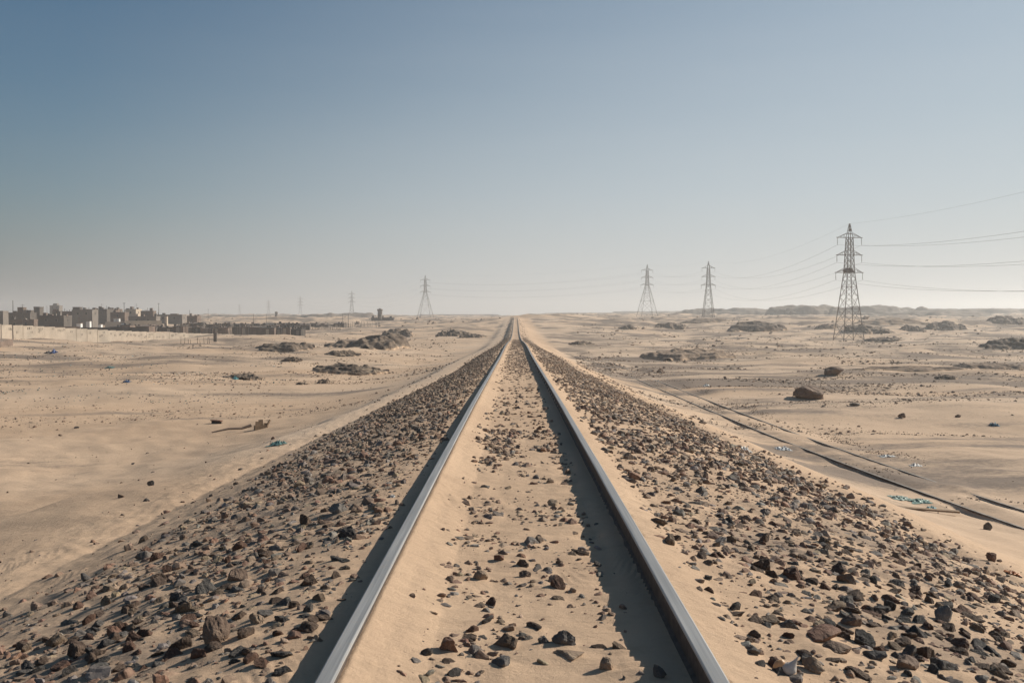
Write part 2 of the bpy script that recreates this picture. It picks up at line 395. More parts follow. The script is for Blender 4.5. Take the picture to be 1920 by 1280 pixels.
FLATS = [.34, .42, .5, .6, .72, .46, .38, .66, .55, .8, .36, .44]
PROTO = {s: [rock_shape(s, 100 + i, FLATS[i % 12]) for i in range(24 if s < 4 else 12)] for s in (1, 2, 3)}

# ------------------------------------------------------------------ ballast scatter
def rot_mats(rz, tx, ty):
    cz, sz = np.cos(rz), np.sin(rz); cx, sx = np.cos(tx), np.sin(tx); cy, sy = np.cos(ty), np.sin(ty)
    z0 = np.zeros_like(rz); o = z0 + 1
    Rz = np.stack([cz, -sz, z0, sz, cz, z0, z0, z0, o], 1).reshape(-1, 3, 3)
    Rx = np.stack([o, z0, z0, z0, cx, -sx, z0, sx, cx], 1).reshape(-1, 3, 3)
    Ry = np.stack([cy, z0, sy, z0, o, z0, -sy, z0, cy], 1).reshape(-1, 3, 3)
    return Rz @ Rx @ Ry
_cn = list(STONE_COLS); _cv = np.array([STONE_COLS[k] for k in _cn]); _cp = np.array([.22, .40, .16, .10, .12])
def heap(name, x, y, r, sub, tilt=.28, sink=-.04, cols=None, mat=None):
    n = len(x); out_v = []; out_f = []; out_c = []; off = 0
    pid = rng.integers(0, 24, n); z = H(x, y); sand_toned = (.15 + .43 * sstep(6, 34, y) + .2 * sstep(60, 200, y))[:, None]  # stone colour blends towards sand colour with distance along the track
    ci = rng.choice(5, n, p=_cp) if cols is None else cols
    for p in range(24):
        s = np.where(pid == p)[0]
        if not len(s): continue
        V, Fc = PROTO[sub][p]
        Rm = rot_mats(rng.uniform(0, 6.28, len(s)), rng.normal(0, tilt, len(s)), rng.normal(0, tilt, len(s)))
        P = np.einsum('nij,vj->nvi', Rm, V) * r[s][:, None, None]
        P[:, :, 0] += x[s][:, None]; P[:, :, 1] += y[s][:, None]; P[:, :, 2] += (z[s] + r[s] * FLATS[p % 12] * sink)[:, None]
        out_v.append(P.reshape(-1, 3)); nv = len(V)
        out_f.append((Fc[None] + (np.arange(len(s)) * nv)[:, None, None] + off).reshape(-1, 3)); off += len(s) * nv
        c = _cv[ci[s]] * rng.uniform(.8, 1.45, (len(s), 1)) * rng.uniform(.93, 1.07, (len(s), 3)); c = c * (1 - sand_toned[s]) + np.array([.37, .265, .185]) * sand_toned[s]
        out_c.append(np.repeat(c, nv, axis=0))
    me = np_mesh(name, np.concatenate(out_v), np.concatenate(out_f), [mat or M['stones']])
    a = me.attributes.new('stone', 'FLOAT_COLOR', 'POINT')
    cc = np.concatenate(out_c); a.data.foreach_set('color', np.c_[cc, np.ones(len(cc))].astype(np.float32).ravel())
    return link(name, me)

HEROES = [  # px, py, width px, height px, colour, label, seed, roundedness
    (397, 1214, 58, 66, 'brown', 'big upright rounded brown boulder among the stones left of the track', 5, .55),
    (632, 968, 44, 24, 'grey', 'broad pale grey slab high on the left ballast shoulder', 12, .1),
    (443, 1092, 50, 26, 'brown', 'long brown block stone on the left shoulder above the upright boulder', 3, .15),
    (480, 1177, 36, 28, 'tan', 'orange tan squarish stone just right of the upright boulder', 8, .3),
    (156, 1096, 32, 17, 'dark grey', 'lone dark grey stone on bare sand far left of the ballast', 9, .1),
    (207, 1200, 34, 24, 'rust red', 'rust brown squarish stone near the lower left corner', 15, .1),
    (838, 1226, 36, 34, 'rust red', 'reddish pointed stone nearest the left rail between the rails', 18, .0),
    (1055, 1218, 54, 32, 'dark grey', 'dark pyramid shaped stone in the middle of the track', 21, .0),
    (1066, 1238, 62, 17, 'tan', 'long flat tan slab just below the dark pyramid stone', 6, .1),
    (1137, 1262, 28, 26, 'tan', 'tan stump-like block standing upright near the right rail shadow', 4, .5),
    (1018, 1216, 30, 20, 'dark grey', 'dark triangular stone left of the pyramid stone', 22, .0),
    (1239, 1278, 26, 28, 'dark grey', 'black rounded stone inside the shadow of the right rail', 14, .5),
    (942, 1256, 48, 20, 'dark grey', 'dark rough stone at the bottom edge between the rails', 2, .2),
    (938, 1056, 26, 20, 'rust red', 'dark red cube-like stone in the middle of the track', 17, .0),
    (985, 1086, 24, 16, 'brown', 'small brown pointed stone alone in the centre of the track', 20, .0),
    (900, 1092, 30, 20, 'tan', 'pinkish rounded stone between the rails nearer the left rail', 11, .4),
    (1540, 1208, 78, 28, 'rust red', 'largest dark red brown slab at the lower right', 10, .2),
    (1570, 1231, 62, 24, 'brown', 'long brown stone just below the largest dark red slab', 16, .3),
    (1772, 1172, 38, 34, 'grey', 'blue grey upright block on the right shoulder', 1, .2),
    (1592, 1100, 42, 24, 'brown', 'brown square-edged block halfway down the right shoulder', 7, .0),
    (1600, 1180, 42, 26, 'brown', 'purplish brown stone right of the largest dark red slab', 13, .2),
    (1531, 1264, 42, 30, 'tan', 'tan block stone beside the white sea shell', 19, .2),
    (1705, 1264, 46, 30, 'brown', 'dark split brown block at the bottom of the right shoulder', 23, .1),
    (1645, 1243, 46, 22, 'dark grey', 'dark grey winged stone between two brown blocks lower right', 30, .0),
    (1660, 1009, 26, 15, 'brown', 'brown stone on the crest of the right ballast shoulder', 31, .1)]
hero_xy = []
for (px, py, wpx, hpx, colr, lab, sd_, rd) in HEROES:
    X, Y, Z = hit(px, py); s = Y / F; hero_xy.append((X, Y, wpx * s * .5))
    V, Fc = rock_shape(4 if wpx > 24 else 3, 500 + sd_, .6, .05, 13, rd)
    V = V.copy(); V[:, 1] *= 1.0; V[:, 2] /= np.abs(V[:, 2]).max()
    a, b = wpx * s * .5, hpx * s * .62
    me = np_mesh('ballast_stone', V * np.array([a, a * 1.0, b]), Fc, [M['rock ' + colr]])
    o = link('ballast_stone', me); o.location = (X, Y, Z + b * .55)
    o.rotation_euler = (rnd.uniform(-.1, .1), rnd.uniform(-.15, .15), rnd.uniform(-.25, .25))
    tag(o, lab, 'stone', 'stones of the track ballast')

def gen_ballast():
    xs, ys, rs = [], [], []
    def zone(n, y0, y1, xa, xb, rmin, rmax, dens, pw=2.2):
        y = rng.uniform(y0, y1, n); x = rng.uniform(xa, xb, n)
        k = dens(x, y) > rng.uniform(0, 1, n); x = x[k]; y = y[k]
        r = rmin * (rmax / rmin) ** (rng.uniform(0, 1, len(x)) ** pw)
        xs.append(x); ys.append(y); rs.append(r)
    def side(x, y):
        ax = np.abs(x); wl = shoulder_w(y)
        d = sstep(.88, 1.12, ax) * (1 - sstep(wl - .9, wl + np.where(x < 0, 1.8, .7), ax + .5 * noise(x / 1.1, y / 1.7, 71)))
        d = d * np.clip(.80 + .70 * fbm(x / .8, y / 1.1, 72, 2), .2, 1) * (1 - .35 * sstep(12, 30, y) * sstep(-.1, .35, fbm(x / 1.3, y / 3.2, 74, 2)))
        le = np.interp(y, [0, 5, 11, 19, 35, 60], [3.1, 2.9, 3.0, 3.6, 3.3, 3.1]) + .45 * noise(x / .9, y / 2.1, 75)
        d = d * np.where(x < 0, 1 - (1 - .045) * sstep(-.7, .6, ax - le), 1)
        d = d * (.82 + .18 * sstep(9, 16, y))
        return np.where(x > 0, d * (.5 + .5 * sstep(.95, 1.6, ax)), d)
    def mid(x, y):
        d = sstep(-.62, -.32, x) * (1 - sstep(.40, .62, x))
        pat = np.clip(.30 + 1.0 * fbm(x / .45, y / .5, 73, 2), .02, 1)
        dense = np.exp(-((y - 12.5) / 2.2) ** 2) * .6 + .5 * sstep(15, 18, y)
        bare = 1 - .85 * np.exp(-((y - 9.2) / .7) ** 2) - .75 * np.exp(-((y - 27) / 5) ** 2)
        return d * np.clip(pat * (.62 + dense * .85) * bare, 0, 1)
    # near, mid, far
    zone(19000, 2.6, 14, -6.3, -.85, .013, .070, side, 2.2)
    zone(17000, 2.6, 14, .85, 5.4, .013, .070, side, 2.0)
    zone(6500, 2.6, 14, -.62, .62, .012, .058, mid, 2.0)
    zone(24000, 14, 50, -5.5, -.85, .022, .070, side)
    zone(24000, 14, 50, .85, 5.2, .022, .070, side)
    zone(7500, 14, 60, -.62, .62, .022, .06, mid)
    zone(9500, 50, 180, -4.8, -.85, .045, .10, side)
    zone(9500, 50, 180, .85, 4.8, .045, .10, side)
    zone(1500, 180, 440, -4.8, -.85, .08, .15, side)
    zone(1500, 180, 440, .85, 4.8, .08, .15, side)
    zone(5000, 60, 150, -.6, .6, .035, .08, mid)
    zone(8000, 2.6, 8, -5.4, -.85, .016, .058, side, 1.4)
    zone(7500, 2.6, 8, .85, 5.0, .016, .058, side, 1.4)
    zone(1500, 2.6, 8, -.6, .62, .016, .046, mid, 1.3)
    # tiny chips
    zone(20000, 2.6, 10, -6.3, -.85, .004, .014, side)
    zone(20000, 2.6, 10, .85, 5.4, .004, .014, side)
    zone(6000, 2.6, 10, -.62, .62, .003, .012, mid)
    return np.concatenate(xs), np.concatenate(ys), np.concatenate(rs)
bx, by, br = gen_ballast()
ok = np.ones(len(bx), bool)
for X, Y, a in hero_xy: ok &= (bx - X) ** 2 + ((by - Y) * .8) ** 2 > (a * 1.15 + br * .5) ** 2
bx, by, br = bx[ok], by[ok], br[ok]
# thin out overlaps among the larger near stones
order = np.argsort(-br); keep = np.ones(len(bx), bool); cell = {}
for i in order:
    if br[i] < .02 or by[i] > 14: continue
    c = (int(bx[i] / .15), int(by[i] / .15)); bad = False
    for ii in (-1, 0, 1):
        for jj in (-1, 0, 1):
            for (qx, qy, qr) in cell.get((c[0] + ii, c[1] + jj), ()):
                if (qx - bx[i]) ** 2 + (qy - by[i]) ** 2 < (.54 * (qr + br[i])) ** 2: bad = True
    if bad: keep[i] = False
    else: cell.setdefault(c, []).append((bx[i], by[i], br[i]))
bx, by, br = bx[keep], by[keep], br[keep]
bz = H(bx, by)
ppx = VPX + (bx - CAMX) / by * F; ppy = HORY + (CAMZ - bz) / by * F
vis = (ppx > 5) & (ppx < 1915) & (ppy < 1275)
score = np.where(vis, br / by, 0)
NIND = 300 - len(HEROES)
top = np.argsort(-score)[:NIND]
is_ind = np.zeros(len(bx), bool); is_ind[top] = True
BIG = list(zip(bx[is_ind], by[is_ind], br[is_ind])) + [(X, Y, a) for X, Y, a in hero_xy]

# ------------------------------------------------------------------ ground sheet
def ground():
    ys = [-45.]
    y = -45.
    while y < 3400:
        if y < 2.2: st = max(.12, abs(y - 2.2) * .12)
        else: st = max(.016, min(y * y / 1390. * 1.7, .0062 * y))
        y += st; ys.append(y)
    ys = np.array(ys)
    t = np.linspace(-1, 1, 1000)
    s = np.sign(t) * (np.abs(t) * .66 + .9 * np.maximum(np.abs(t) - .82, 0) ** 1.5 * 12)
    W = np.sqrt(np.maximum(ys, -45) ** 2 + 4) + 1.2
    X = s[None] * W[:, None]; Y = np.repeat(ys[:, None], len(s), 1)
    Z = H(X.ravel(), Y.ravel()).reshape(X.shape)
    # sand banked against the larger stones, with a short tail down wind (to the left)
    BUMP = np.zeros_like(Z)
    for (sx, sy, sr) in BIG + list(zip(bx[(br > .035) & (by < 9)], by[(br > .035) & (by < 9)], br[(br > .035) & (by < 9)])):
        j0, j1 = np.searchsorted(ys, [sy - sr * 4, sy + sr * 4]); w0 = W[min(j0, len(W) - 1)]
        i0, i1 = np.searchsorted(s, [(sx - sr * 6) / w0, (sx + sr * 4) / w0])
        if j1 <= j0 or i1 <= i0: continue
        dx = X[j0:j1, i0:i1] - sx; dy = Y[j0:j1, i0:i1] - sy
        dxx = np.where(dx < 0, dx / 2.4, dx / 1.1)
        BUMP[j0:j1, i0:i1] = np.maximum(BUMP[j0:j1, i0:i1], .26 * sr * np.exp(-(dxx ** 2 + dy ** 2) / (1.15 * sr) ** 2))
    Z += BUMP * (np.abs(np.abs(X) - .755) > .05)
    nr, nc = X.shape
    V = np.stack([X, Y, Z], -1).reshape(-1, 3)
    idx = np.arange(nr * nc).reshape(nr, nc)
    Fc = np.stack([idx[:-1, :-1], idx[:-1, 1:], idx[1:, 1:], idx[1:, :-1]], -1).reshape(-1, 4)
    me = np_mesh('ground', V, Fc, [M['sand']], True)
    x, y = V[:, 0], V[:, 1]; ax = np.abs(x)
    wl = shoulder_w(y)
    plainm = sstep(2, 6, ax - wl)
    streak = fbm(x / 26 + .2 * noise(x / 50, y / 9, 88), y / 7.5, 81, 4, .6)
    streak2 = fbm(x / 7, y / 1.8, 83, 4, .6)
    belt = .55 * sstep(300, 500, y) + np.where(x > 0, sstep(60, 85, y) * (1 - .5 * sstep(160, 240, y)) + .35, np.where(y < 300, sstep(75, 95, y) * .8 * sstep(28, 40, -x) + .1, .5))
    g = plainm * (np.clip(streak * (.55 + .5 * sstep(180, 400, y)) + .05, -.2, .7) + .22 * streak2 + .28 * belt)
    onb = sstep(.95, 1.5, ax) * (1 - sstep(-.3, 1.2, ax - wl + np.where(x < 0, .9, 0)))
    g = np.maximum(g, onb * (.30 + .26 * sstep(35, 80, y) - .22 * sstep(150, 230, y) + .25 * noise(x / .9, y / 1.3, 84)))
    mid_ = (1 - sstep(.4, .62, ax)) * sstep(14, 60, y) * (.30 + .4 * fbm(x / .5, y / 2.5, 85, 2))
    g = np.maximum(g, mid_)
    a = me.attributes.new('gravel', 'FLOAT', 'POINT'); a.data.foreach_set('value', np.clip(g, 0, 1).astype(np.float32))
    pl = .8 * np.exp(-((x + wl + 1.6) / 2.4) ** 2) * sstep(14, 24, y) * (x < 0) + np.clip( .45 * sstep(20, 160, y) + .5 * noise(x / 30, y / 12, 86) + .25 * (x > 4), 0, 1) * plainm  # far term paints distance haze into the sand colour; the rest is pale sand
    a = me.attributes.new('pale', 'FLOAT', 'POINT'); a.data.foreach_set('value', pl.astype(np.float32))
    o = link('ground', me); o['kind'] = 'structure'
    return o
ground()

# ------------------------------------------------------------------ ballast objects
def zone_name(x, y):
    if x < -.8: return 'on the left track shoulder', 'left'
    if x > .8: return 'on the right track shoulder', 'right'
    return 'between the rails', 'middle'
proto_me = {}
for i in np.where(is_ind)[0]:
    x, y, r = float(bx[i]), float(by[i]), float(br[i])
    p = rnd.randrange(24); cn = rnd.choices(_cn, weights=_cp)[0]
    if p not in proto_me:
        V, Fc = rock_shape(4, 100 + p, FLATS[p % 12], .05); proto_me[p] = np_mesh('ballast_stone', V, Fc, [M['rock brown']])
    o = link('ballast_stone', proto_me[p])
    o.material_slots[0].link = 'OBJECT'; o.material_slots[0].material = M['rock ' + cn]
    k = rnd.uniform(.85, 1.15)
    o.scale = (r * k, r, r * rnd.uniform(.9, 1.3))
    o.rotation_euler = (rnd.gauss(0, .3), rnd.gauss(0, .3), rnd.uniform(0, 6.28))
    o.location = (x, y, H1(x, y) + r * FLATS[p % 12] * .22)
    fl = FLATS[p % 12]
    shape = 'flat slab-like' if fl < .43 else ('chunky angular' if fl < .62 else 'thick blocky')
    where, zz = zone_name(x, y)
    dist = 'in the foreground' if y < 5.2 else 'further along'
    tag(o, f'{shape} {cn} stone half sunk {where}, {dist}', 'stone', 'stones of the track ballast')
rest = ~is_ind
near = rest & (by < 9) & (br > .022); mid = rest & ~near & (((by < 22) & (br > .014)))
farm = rest & ~near & ~mid
def parts(mask, sub, nm, label):
    o = heap(nm, bx[mask], by[mask], br[mask], sub); tag(o, label, 'stones', None, 'stuff'); return o
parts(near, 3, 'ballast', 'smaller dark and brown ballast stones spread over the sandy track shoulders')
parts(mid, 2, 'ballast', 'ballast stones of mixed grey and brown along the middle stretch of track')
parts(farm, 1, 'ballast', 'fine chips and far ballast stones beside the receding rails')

# ------------------------------------------------------------------ stones and pebbles of the plain
def plain_scatter():
    xs, ys, rs = [], [], []
    def add(n, y0, y1, ta, tb, r0, r1, dens, pw=3.):
        y = 1 / rng.uniform(1 / y1, 1 / y0, n); x = rng.uniform(ta, tb, n) * y
        k = dens(x, y) > rng.uniform(0, 1, n); x = x[k]; y = y[k]
        k = np.abs(x) > shoulder_w(y) + 1.0; x = x[k]; y = y[k]
        r = r0 * (r1 / r0) ** (rng.uniform(0, 1, len(x)) ** pw); r = r * np.clip(y / 70, .8, 5)
        xs.append(x); ys.append(y); rs.append(r)
    dl = lambda x, y: np.clip(.16 + 1.7 * fbm(x / 12, y / 6, 91, 3), 0.012, 1) * (.25 + .75 * sstep(62, 90, y))
    add(60000, 48, 330, -.62, -.06, .022, .13, dl, 3.2)
    dl2 = lambda x, y: np.clip(-.05 + 1.2 * fbm(x / 5, y / 5, 92, 2), 0.04, 1)
    add(5000, 22, 60, -.62, -.1, .012, .10, dl2, 4.0)
    dr = lambda x, y: np.clip(.02 + 2.0 * fbm(x / 18, y / 6, 93, 3), .008, 1) * (.35 + .65 * sstep(58, 80, y))
    add(80000, 50, 420, .06, .62, .025, .16, dr, 3.2)
    df = lambda x, y: np.clip(.0 + 1.6 * fbm(x / 60, y / 25, 97, 3), .02, 1)
    add(5000, 420, 1400, -.6, .62, .12, .35, df, 3.)
    # gravel strip along the old track
    n = 9000; y = rng.uniform(24, 120, n); u = rng.choice([.7, 2.6, 3.4], n) + rng.normal(0, .35, n)
    k = sstep(.0, .5, fbm(u / 2, y / 5, 94, 2)) > rng.uniform(0, 1, n)
    xs.append((oldx(y) + u)[k]); ys.append(y[k]); rs.append(rng.uniform(.02, .055, k.sum()))
    return np.concatenate(xs), np.concatenate(ys), np.concatenate(rs)
px_, py_, pr_ = plain_scatter()
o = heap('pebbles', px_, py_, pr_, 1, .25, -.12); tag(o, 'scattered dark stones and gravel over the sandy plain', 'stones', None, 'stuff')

# litter flecks
def litter():
    n = 3000; y = 1 / rng.uniform(1 / 215, 1 / 62, n); x = -rng.uniform(.22, .6, n) * y
    k = sstep(0, .45, fbm(x / 14, y / 7, 95, 2) + .15) > rng.uniform(0, 1, n); x, y = x[k], y[k]
    n2 = 130; y2 = rng.uniform(24, 110, n2); x2 = oldx(y2) + rng.normal(1.2, 2.6, n2)
    x = np.r_[x, x2]; y = np.r_[y, y2]
    cols = np.array([(.09, .20, .19), (.50, .47, .43), (.08, .11, .18), (.05, .05, .06), (.35, .45, .42)])
    V = []; Fc = []; C = []
    z = H(x, y)
    for i in range(len(x)):
        r = rnd.uniform(.03, .10) * min(max(y[i] / 90, .45), 1.4); a = rnd.uniform(0, 6.28); b = len(V)
        c = cols[rnd.choices(range(5), weights=[2, 2, 1, 7, 1])[0] if x[i] < 0 else 1]
        for j in range(7):
            t = a + j * 6.283 / 7; q = r * rnd.uniform(.4, 1.2)
            V.append((x[i] + q * math.cos(t), y[i] + q * math.sin(t) * .8, z[i] + .02 + rnd.uniform(0, .6) * r)); C.append(c)
        V.append((x[i], y[i], z[i] + r * .7)); C.append(c); V.append((x[i], y[i], z[i] - .03)); C.append(c)
        for j in range(7):
            Fc.append((b + j, b + (j + 1) % 7, b + 7)); Fc.append((b + (j + 1) % 7, b + j, b + 8))
    m, t, p = mat_new('litter'); at = nd(t, 'ShaderNodeAttribute'); at.attribute_name = 'stone'; t.links.new(at.outputs['Color'], p.inputs['Base Color']); p.inputs['Roughness'].default_value = .6
    me = np_mesh('litter', np.array(V), np.array(Fc), [m]); a = me.attributes.new('stone', 'FLOAT_COLOR', 'POINT')
    a.data.foreach_set('color', np.c_[np.array(C), np.ones(len(C))].astype(np.float32).ravel())
    tag(link('litter', me), 'blown scraps of plastic in teal, white and black strewn on sand', 'litter', None, 'stuff')
litter()

# ------------------------------------------------------------------ rails
def rail_section(w_head=.036, top=0.0):
    h = w_head
    return [(-h + .008, 0), (-h + .002, -.003), (-h, -.010), (-h, -.034), (-.018, -.046), (-.018, -.13), (-.065, -.157), (-.065, -.172), (.065, -.172), (.065, -.157), (.018, -.13), (.018, -.046), (h, -.034), (h, -.010), (h - .002, -.003), (h - .008, 0)]
def rail(name, xf, zf, ys, mats, sec=None, scale=1.0):
    sec = sec or rail_section(); n = len(sec); V = []; Fc = []; mi = []
    for y in ys:
        x0, z0 = xf(y), zf(y)
        V += [(x0 + a * scale, y, z0 + b * scale) for a, b in sec]
    for k in range(len(ys) - 1):
        for i in range(n):
            j = (i + 1) % n
            Fc.append((k * n + i, k * n + j, (k + 1) * n + j, (k + 1) * n + i))
            mi.append(0 if (i in (0, 1, 13, 14, 15)) else 1)
    me = bpy.data.meshes.new(name)
    Fc += [tuple(range(n)), tuple(reversed(range((len(ys) - 1) * n, len(ys) * n)))]; mi += [1, 1]
    me.from_pydata(V, [], Fc)
    for m in mats: me.materials.append(m)
    me.polygons.foreach_set('material_index', mi); me.update()
    return link(name, me)
ys = np.r_[np.arange(-30, 20, .5), np.geomspace(20, 520, 190)]
for sx, lab in ((-1, 'left polished steel rail running to the horizon, sand banked on its inner side'), (1, 'right polished steel rail running to the horizon above a dark shadow')):
    ff = lambda y, s=sx: s * .753 + .0025 * math.sin(y / 3.1 + s) * min(1, y / 10 if y > 0 else 0)
    o = rail('rail', ff, lambda y: float(zt(y)), ys, [M['steel'], M['rust']])
    tag(o, lab, 'rail', 'main railway rails')
ysn = np.arange(9, 168, .6)
def near_z(y): return float(zold(y)) + .006 * math.sin(y / 2.7)
def far_z(y): return float(zold(y)) - .008 + .006 * math.sin(y / 2.1 + 1)
def far_off(y): return 1.5
o = rail('buried_rail', lambda y: float(oldx(y)), near_z, ysn, [M['oldrail'], M['rust']], scale=1.1)
tag(o, 'nearer rusty rail of the sand buried old track, hollow shadow beside it', 'rail', 'rails of the old buried track')
o = rail('buried_rail', lambda y: float(oldx(y)) + far_off(y), far_z, ysn, [M['oldrail'], M['rust']], scale=1.1)
tag(o, 'farther rusty rail of the old track, partly swallowed by sand', 'rail', 'rails of the old buried track')

# ------------------------------------------------------------------ outcrops, boulders and far hills
def outcrop_material():
    m, t, p = mat_new('outcrop_rock')
    g = nd(t, 'ShaderNodeNewGeometry')
    n1 = nd(t, 'ShaderNodeTexNoise', Scale=.9, Detail=9.0, Roughness=.7); t.links.new(g.outputs['Position'], n1.inputs['Vector'])
    mp = nd(t, 'ShaderNodeMapping'); mp.inputs['Scale'].default_value = (.3, .3, 2.2); t.links.new(g.outputs['Position'], mp.inputs[0])
    n2 = nd(t, 'ShaderNodeTexNoise', Scale=1.4, Detail=7.0, Roughness=.65); t.links.new(mp.outputs[0], n2.inputs['Vector'])
    c = mixc(t, ramp(t, n1.outputs[0], .35, .65), (.095, .070, .052), (.215, .155, .11))
    c = mixc(t, ramp(t, n2.outputs[0], .54, .72), c, (.36, .27, .19))
    at = nd(t, 'ShaderNodeAttribute'); at.attribute_name = 'drift'
    ms = nd(t, 'ShaderNodeMath'); ms.operation = 'ADD'; t.links.new(at.outputs['Fac'], ms.inputs[0]); t.links.new(n1.outputs[0], ms.inputs[1])
    c = mixc(t, ramp(t, ms.outputs[0], .88, 1.12), c, SAND)
    t.links.new(c, p.inputs['Base Color']); p.inputs['Roughness'].default_value = .95
    b = nd(t, 'ShaderNodeBump', Strength=.8, Distance=.16); t.links.new(n1.outputs[0], b.inputs['Height']); t.links.new(b.outputs[0], p.inputs['Normal'])
    return m
M['outcrop'] = outcrop_material()
M['hill'] = simple('hill_rock', (.17, .13, .10), .95, .25, .02)
def outcrop(px, pyb, wpx, hpx, label, seed, skew=0.0, depth=.55, dist=None, name='rock_outcrop', struct=False, terr=3, mat=None, flat=1.0):
    if dist is None: X, Y, Z = hit(px, pyb)
    else: X, Y = PX(px, dist), dist; Z = H1(X, Y)
    s = Y / F; a = wpx * s * .5; h = hpx * s; b = a * depth * 1.7
    Z = min(Z, PZ(pyb, Y)) if dist is not None else Z
    nx, ny = 110, 70
    u = np.linspace(-1, 1, nx); v = np.linspace(-1, 1, ny); U, Vv = np.meshgrid(u, v)
    rr = np.sqrt(U ** 2 + Vv ** 2); warp = .35 * fbm(U * 1.6 + seed, Vv * 1.6, seed, 3)
    q = np.clip(1 - (rr + warp), 0, 1)
    top = 1 - (1 - np.clip(q * 1.55 * flat, 0, 1)) ** 1.5
    top = top * (1 + skew * U)
    ridge = (.92 if struct else .80) + (.12 if struct else .28) * fbm(U * 2.0 + 3 * seed, Vv * 2.6, seed + 5, 4, .5)
    Zh = h * top * ridge
    st = h / terr; fr = Zh / st; Zt = (np.floor(fr) + sstep(.25, .75, fr - np.floor(fr))) * st
    Zh = .45 * Zh + .55 * Zt
    Zh = Zh + h * .05 * fbm(U * 9, Vv * 9, seed + 9, 3) * (q > 0)
    P = np.stack([X + U * a * 1.35, Y + Vv * b * 1.35 + b * .3, np.zeros_like(U)], -1)
    G = H(P[..., 0].ravel(), P[..., 1].ravel(), False).reshape(U.shape) if dist is None or dist < 1000 else np.full(U.shape, Z)
    P[..., 2] = np.where(q > .001, G - .02 * h + Zh, G - .12 * h - .05)
    idx = np.arange(nx * ny).reshape(ny, nx)
    Fc = np.stack([idx[:-1, :-1], idx[:-1, 1:], idx[1:, 1:], idx[1:, :-1]], -1).reshape(-1, 4)
    V = P.reshape(-1, 3); qq = (q > 0).ravel(); Fc = Fc[qq[Fc].any(axis=1)]
    used = np.unique(Fc); mp_ = -np.ones(len(V), int); mp_[used] = np.arange(len(used))
    V = V[used]; org = np.array([X, Y, Z]); me = np_mesh(name, V - org, mp_[Fc], [mat or M['outcrop']], True)
    if not struct:
        hf = np.clip(Zh / (h + 1e-6), 0, 1).ravel()[used]
        gx = np.gradient(Zh, axis=1).ravel()[used]; 
        dr_ = np.clip(1 - hf / .38, 0, 1) * .68 + .26 * (noise(U.ravel()[used] * 3 + seed, Vv.ravel()[used] * 3, seed + 2) + .2)
        ag_ = me.attributes.new('gravel', 'FLOAT', 'POINT'); ag_.data.foreach_set('value', np.clip(.20 + 1.1 * hf, 0, .55).astype(np.float32))
        at_ = me.attributes.new('drift', 'FLOAT', 'POINT'); at_.data.foreach_set('value', dr_.astype(np.float32))
    o = link(name, me); o.location = (X, Y, Z)
    if struct: o['kind'] = 'structure'
    else: tag(o, label, 'rock outcrop', 'dark rock outcrops on the sand plain')
    return o
OUT = [(690, 652, 122, 22, 'largest dark brown rock mound rising on the left plain', 1, .35, .5), (741, 630, 50, 13, 'flat topped dark mound just behind the largest left mound', 2, .0, .5),
       (528, 658, 84, 13, 'long low dark outcrop left of the largest mound', 3, .2, .4), (638, 667, 56, 10, 'low dark ledge in front of the largest left mound', 4, 0, .4),
       (655, 698, 104, 16, 'wide broken dark ledge of rock nearest on the left plain', 5, .0, .35), (545, 678, 30, 9, 'small sloping dark ledge below the long low outcrop', 6, .4, .4),
       (455, 711, 54, 10, 'low dark rubble heap with a teal rag at its foot', 7, .4, .5), (607, 719, 24, 8, 'small dark oval rock below the wide broken ledge', 8, .0, .5),
       (564, 721, 16, 5, 'very small dark rock left of the dark oval rock', 9, .0, .5), (850, 630, 50, 12, 'pale dark topped outcrop just left of the track in the distance', 10, -.2, .5),
       (888, 633, 40, 7, 'thin dark ledge right beside the distant track', 11, .0, .4), (1420, 618, 96, 15, 'large flat dark outcrop beyond the second pylon on the right', 12, .1, .4),
       (1092, 646, 40, 7, 'small dark outcrop just right of the track', 13, .0, .4), (1290, 672, 130, 17, 'broad low gravelly mound in the middle of the right plain', 14, .0, .4),
       (1905, 654, 92, 20, 'dark outcrop cut by the right picture edge', 15, .3, .5), (1652, 640, 62, 9, 'dark ledge right of the foot of the big pylon', 16, .2, .5),
       (1634, 625, 70, 14, 'grey brown mound behind the legs of the big pylon', 17, -.3, .5), (1712, 621, 40, 10, 'small hazy mound right of the big pylon', 18, .0, .5),
       (1775, 617, 50, 12, 'double hazy mound on the right plain', 19, .1, .5), (1550, 616, 30, 9, 'small hazy mound left of the big pylon', 20, .0, .5),
       (1258, 614, 42, 9, 'small mound below the widest pylon', 21, .2, .5), (1178, 617, 26, 7, 'tiny hazy mound left of the widest pylon', 22, 0, .5),
       (1870, 690, 110, 9, 'low dark stony ledge at the right edge', 23, .0, .3), (1775, 709, 30, 7, 'little reddish ledge above the bare sand on the right', 24, .0, .5),
       (1700, 694, 160, 8, 'long low strip of dark rubble on the right plain', 25, .0, .2), (1890, 605, 60, 10, 'faint dark mound near the right edge horizon', 26, .2, .4),
       (1668, 605, 110, 8, 'long faint ledge behind the big pylon', 27, .0, .3), (1320, 603, 80, 6, 'faint low ridge at the foot of the second pylon', 28, .0, .3)]
for i_, a in enumerate(OUT): outcrop(*a, mat=M['sand'] if a[5] in (14, 23, 25, 27, 28, 20) else None)
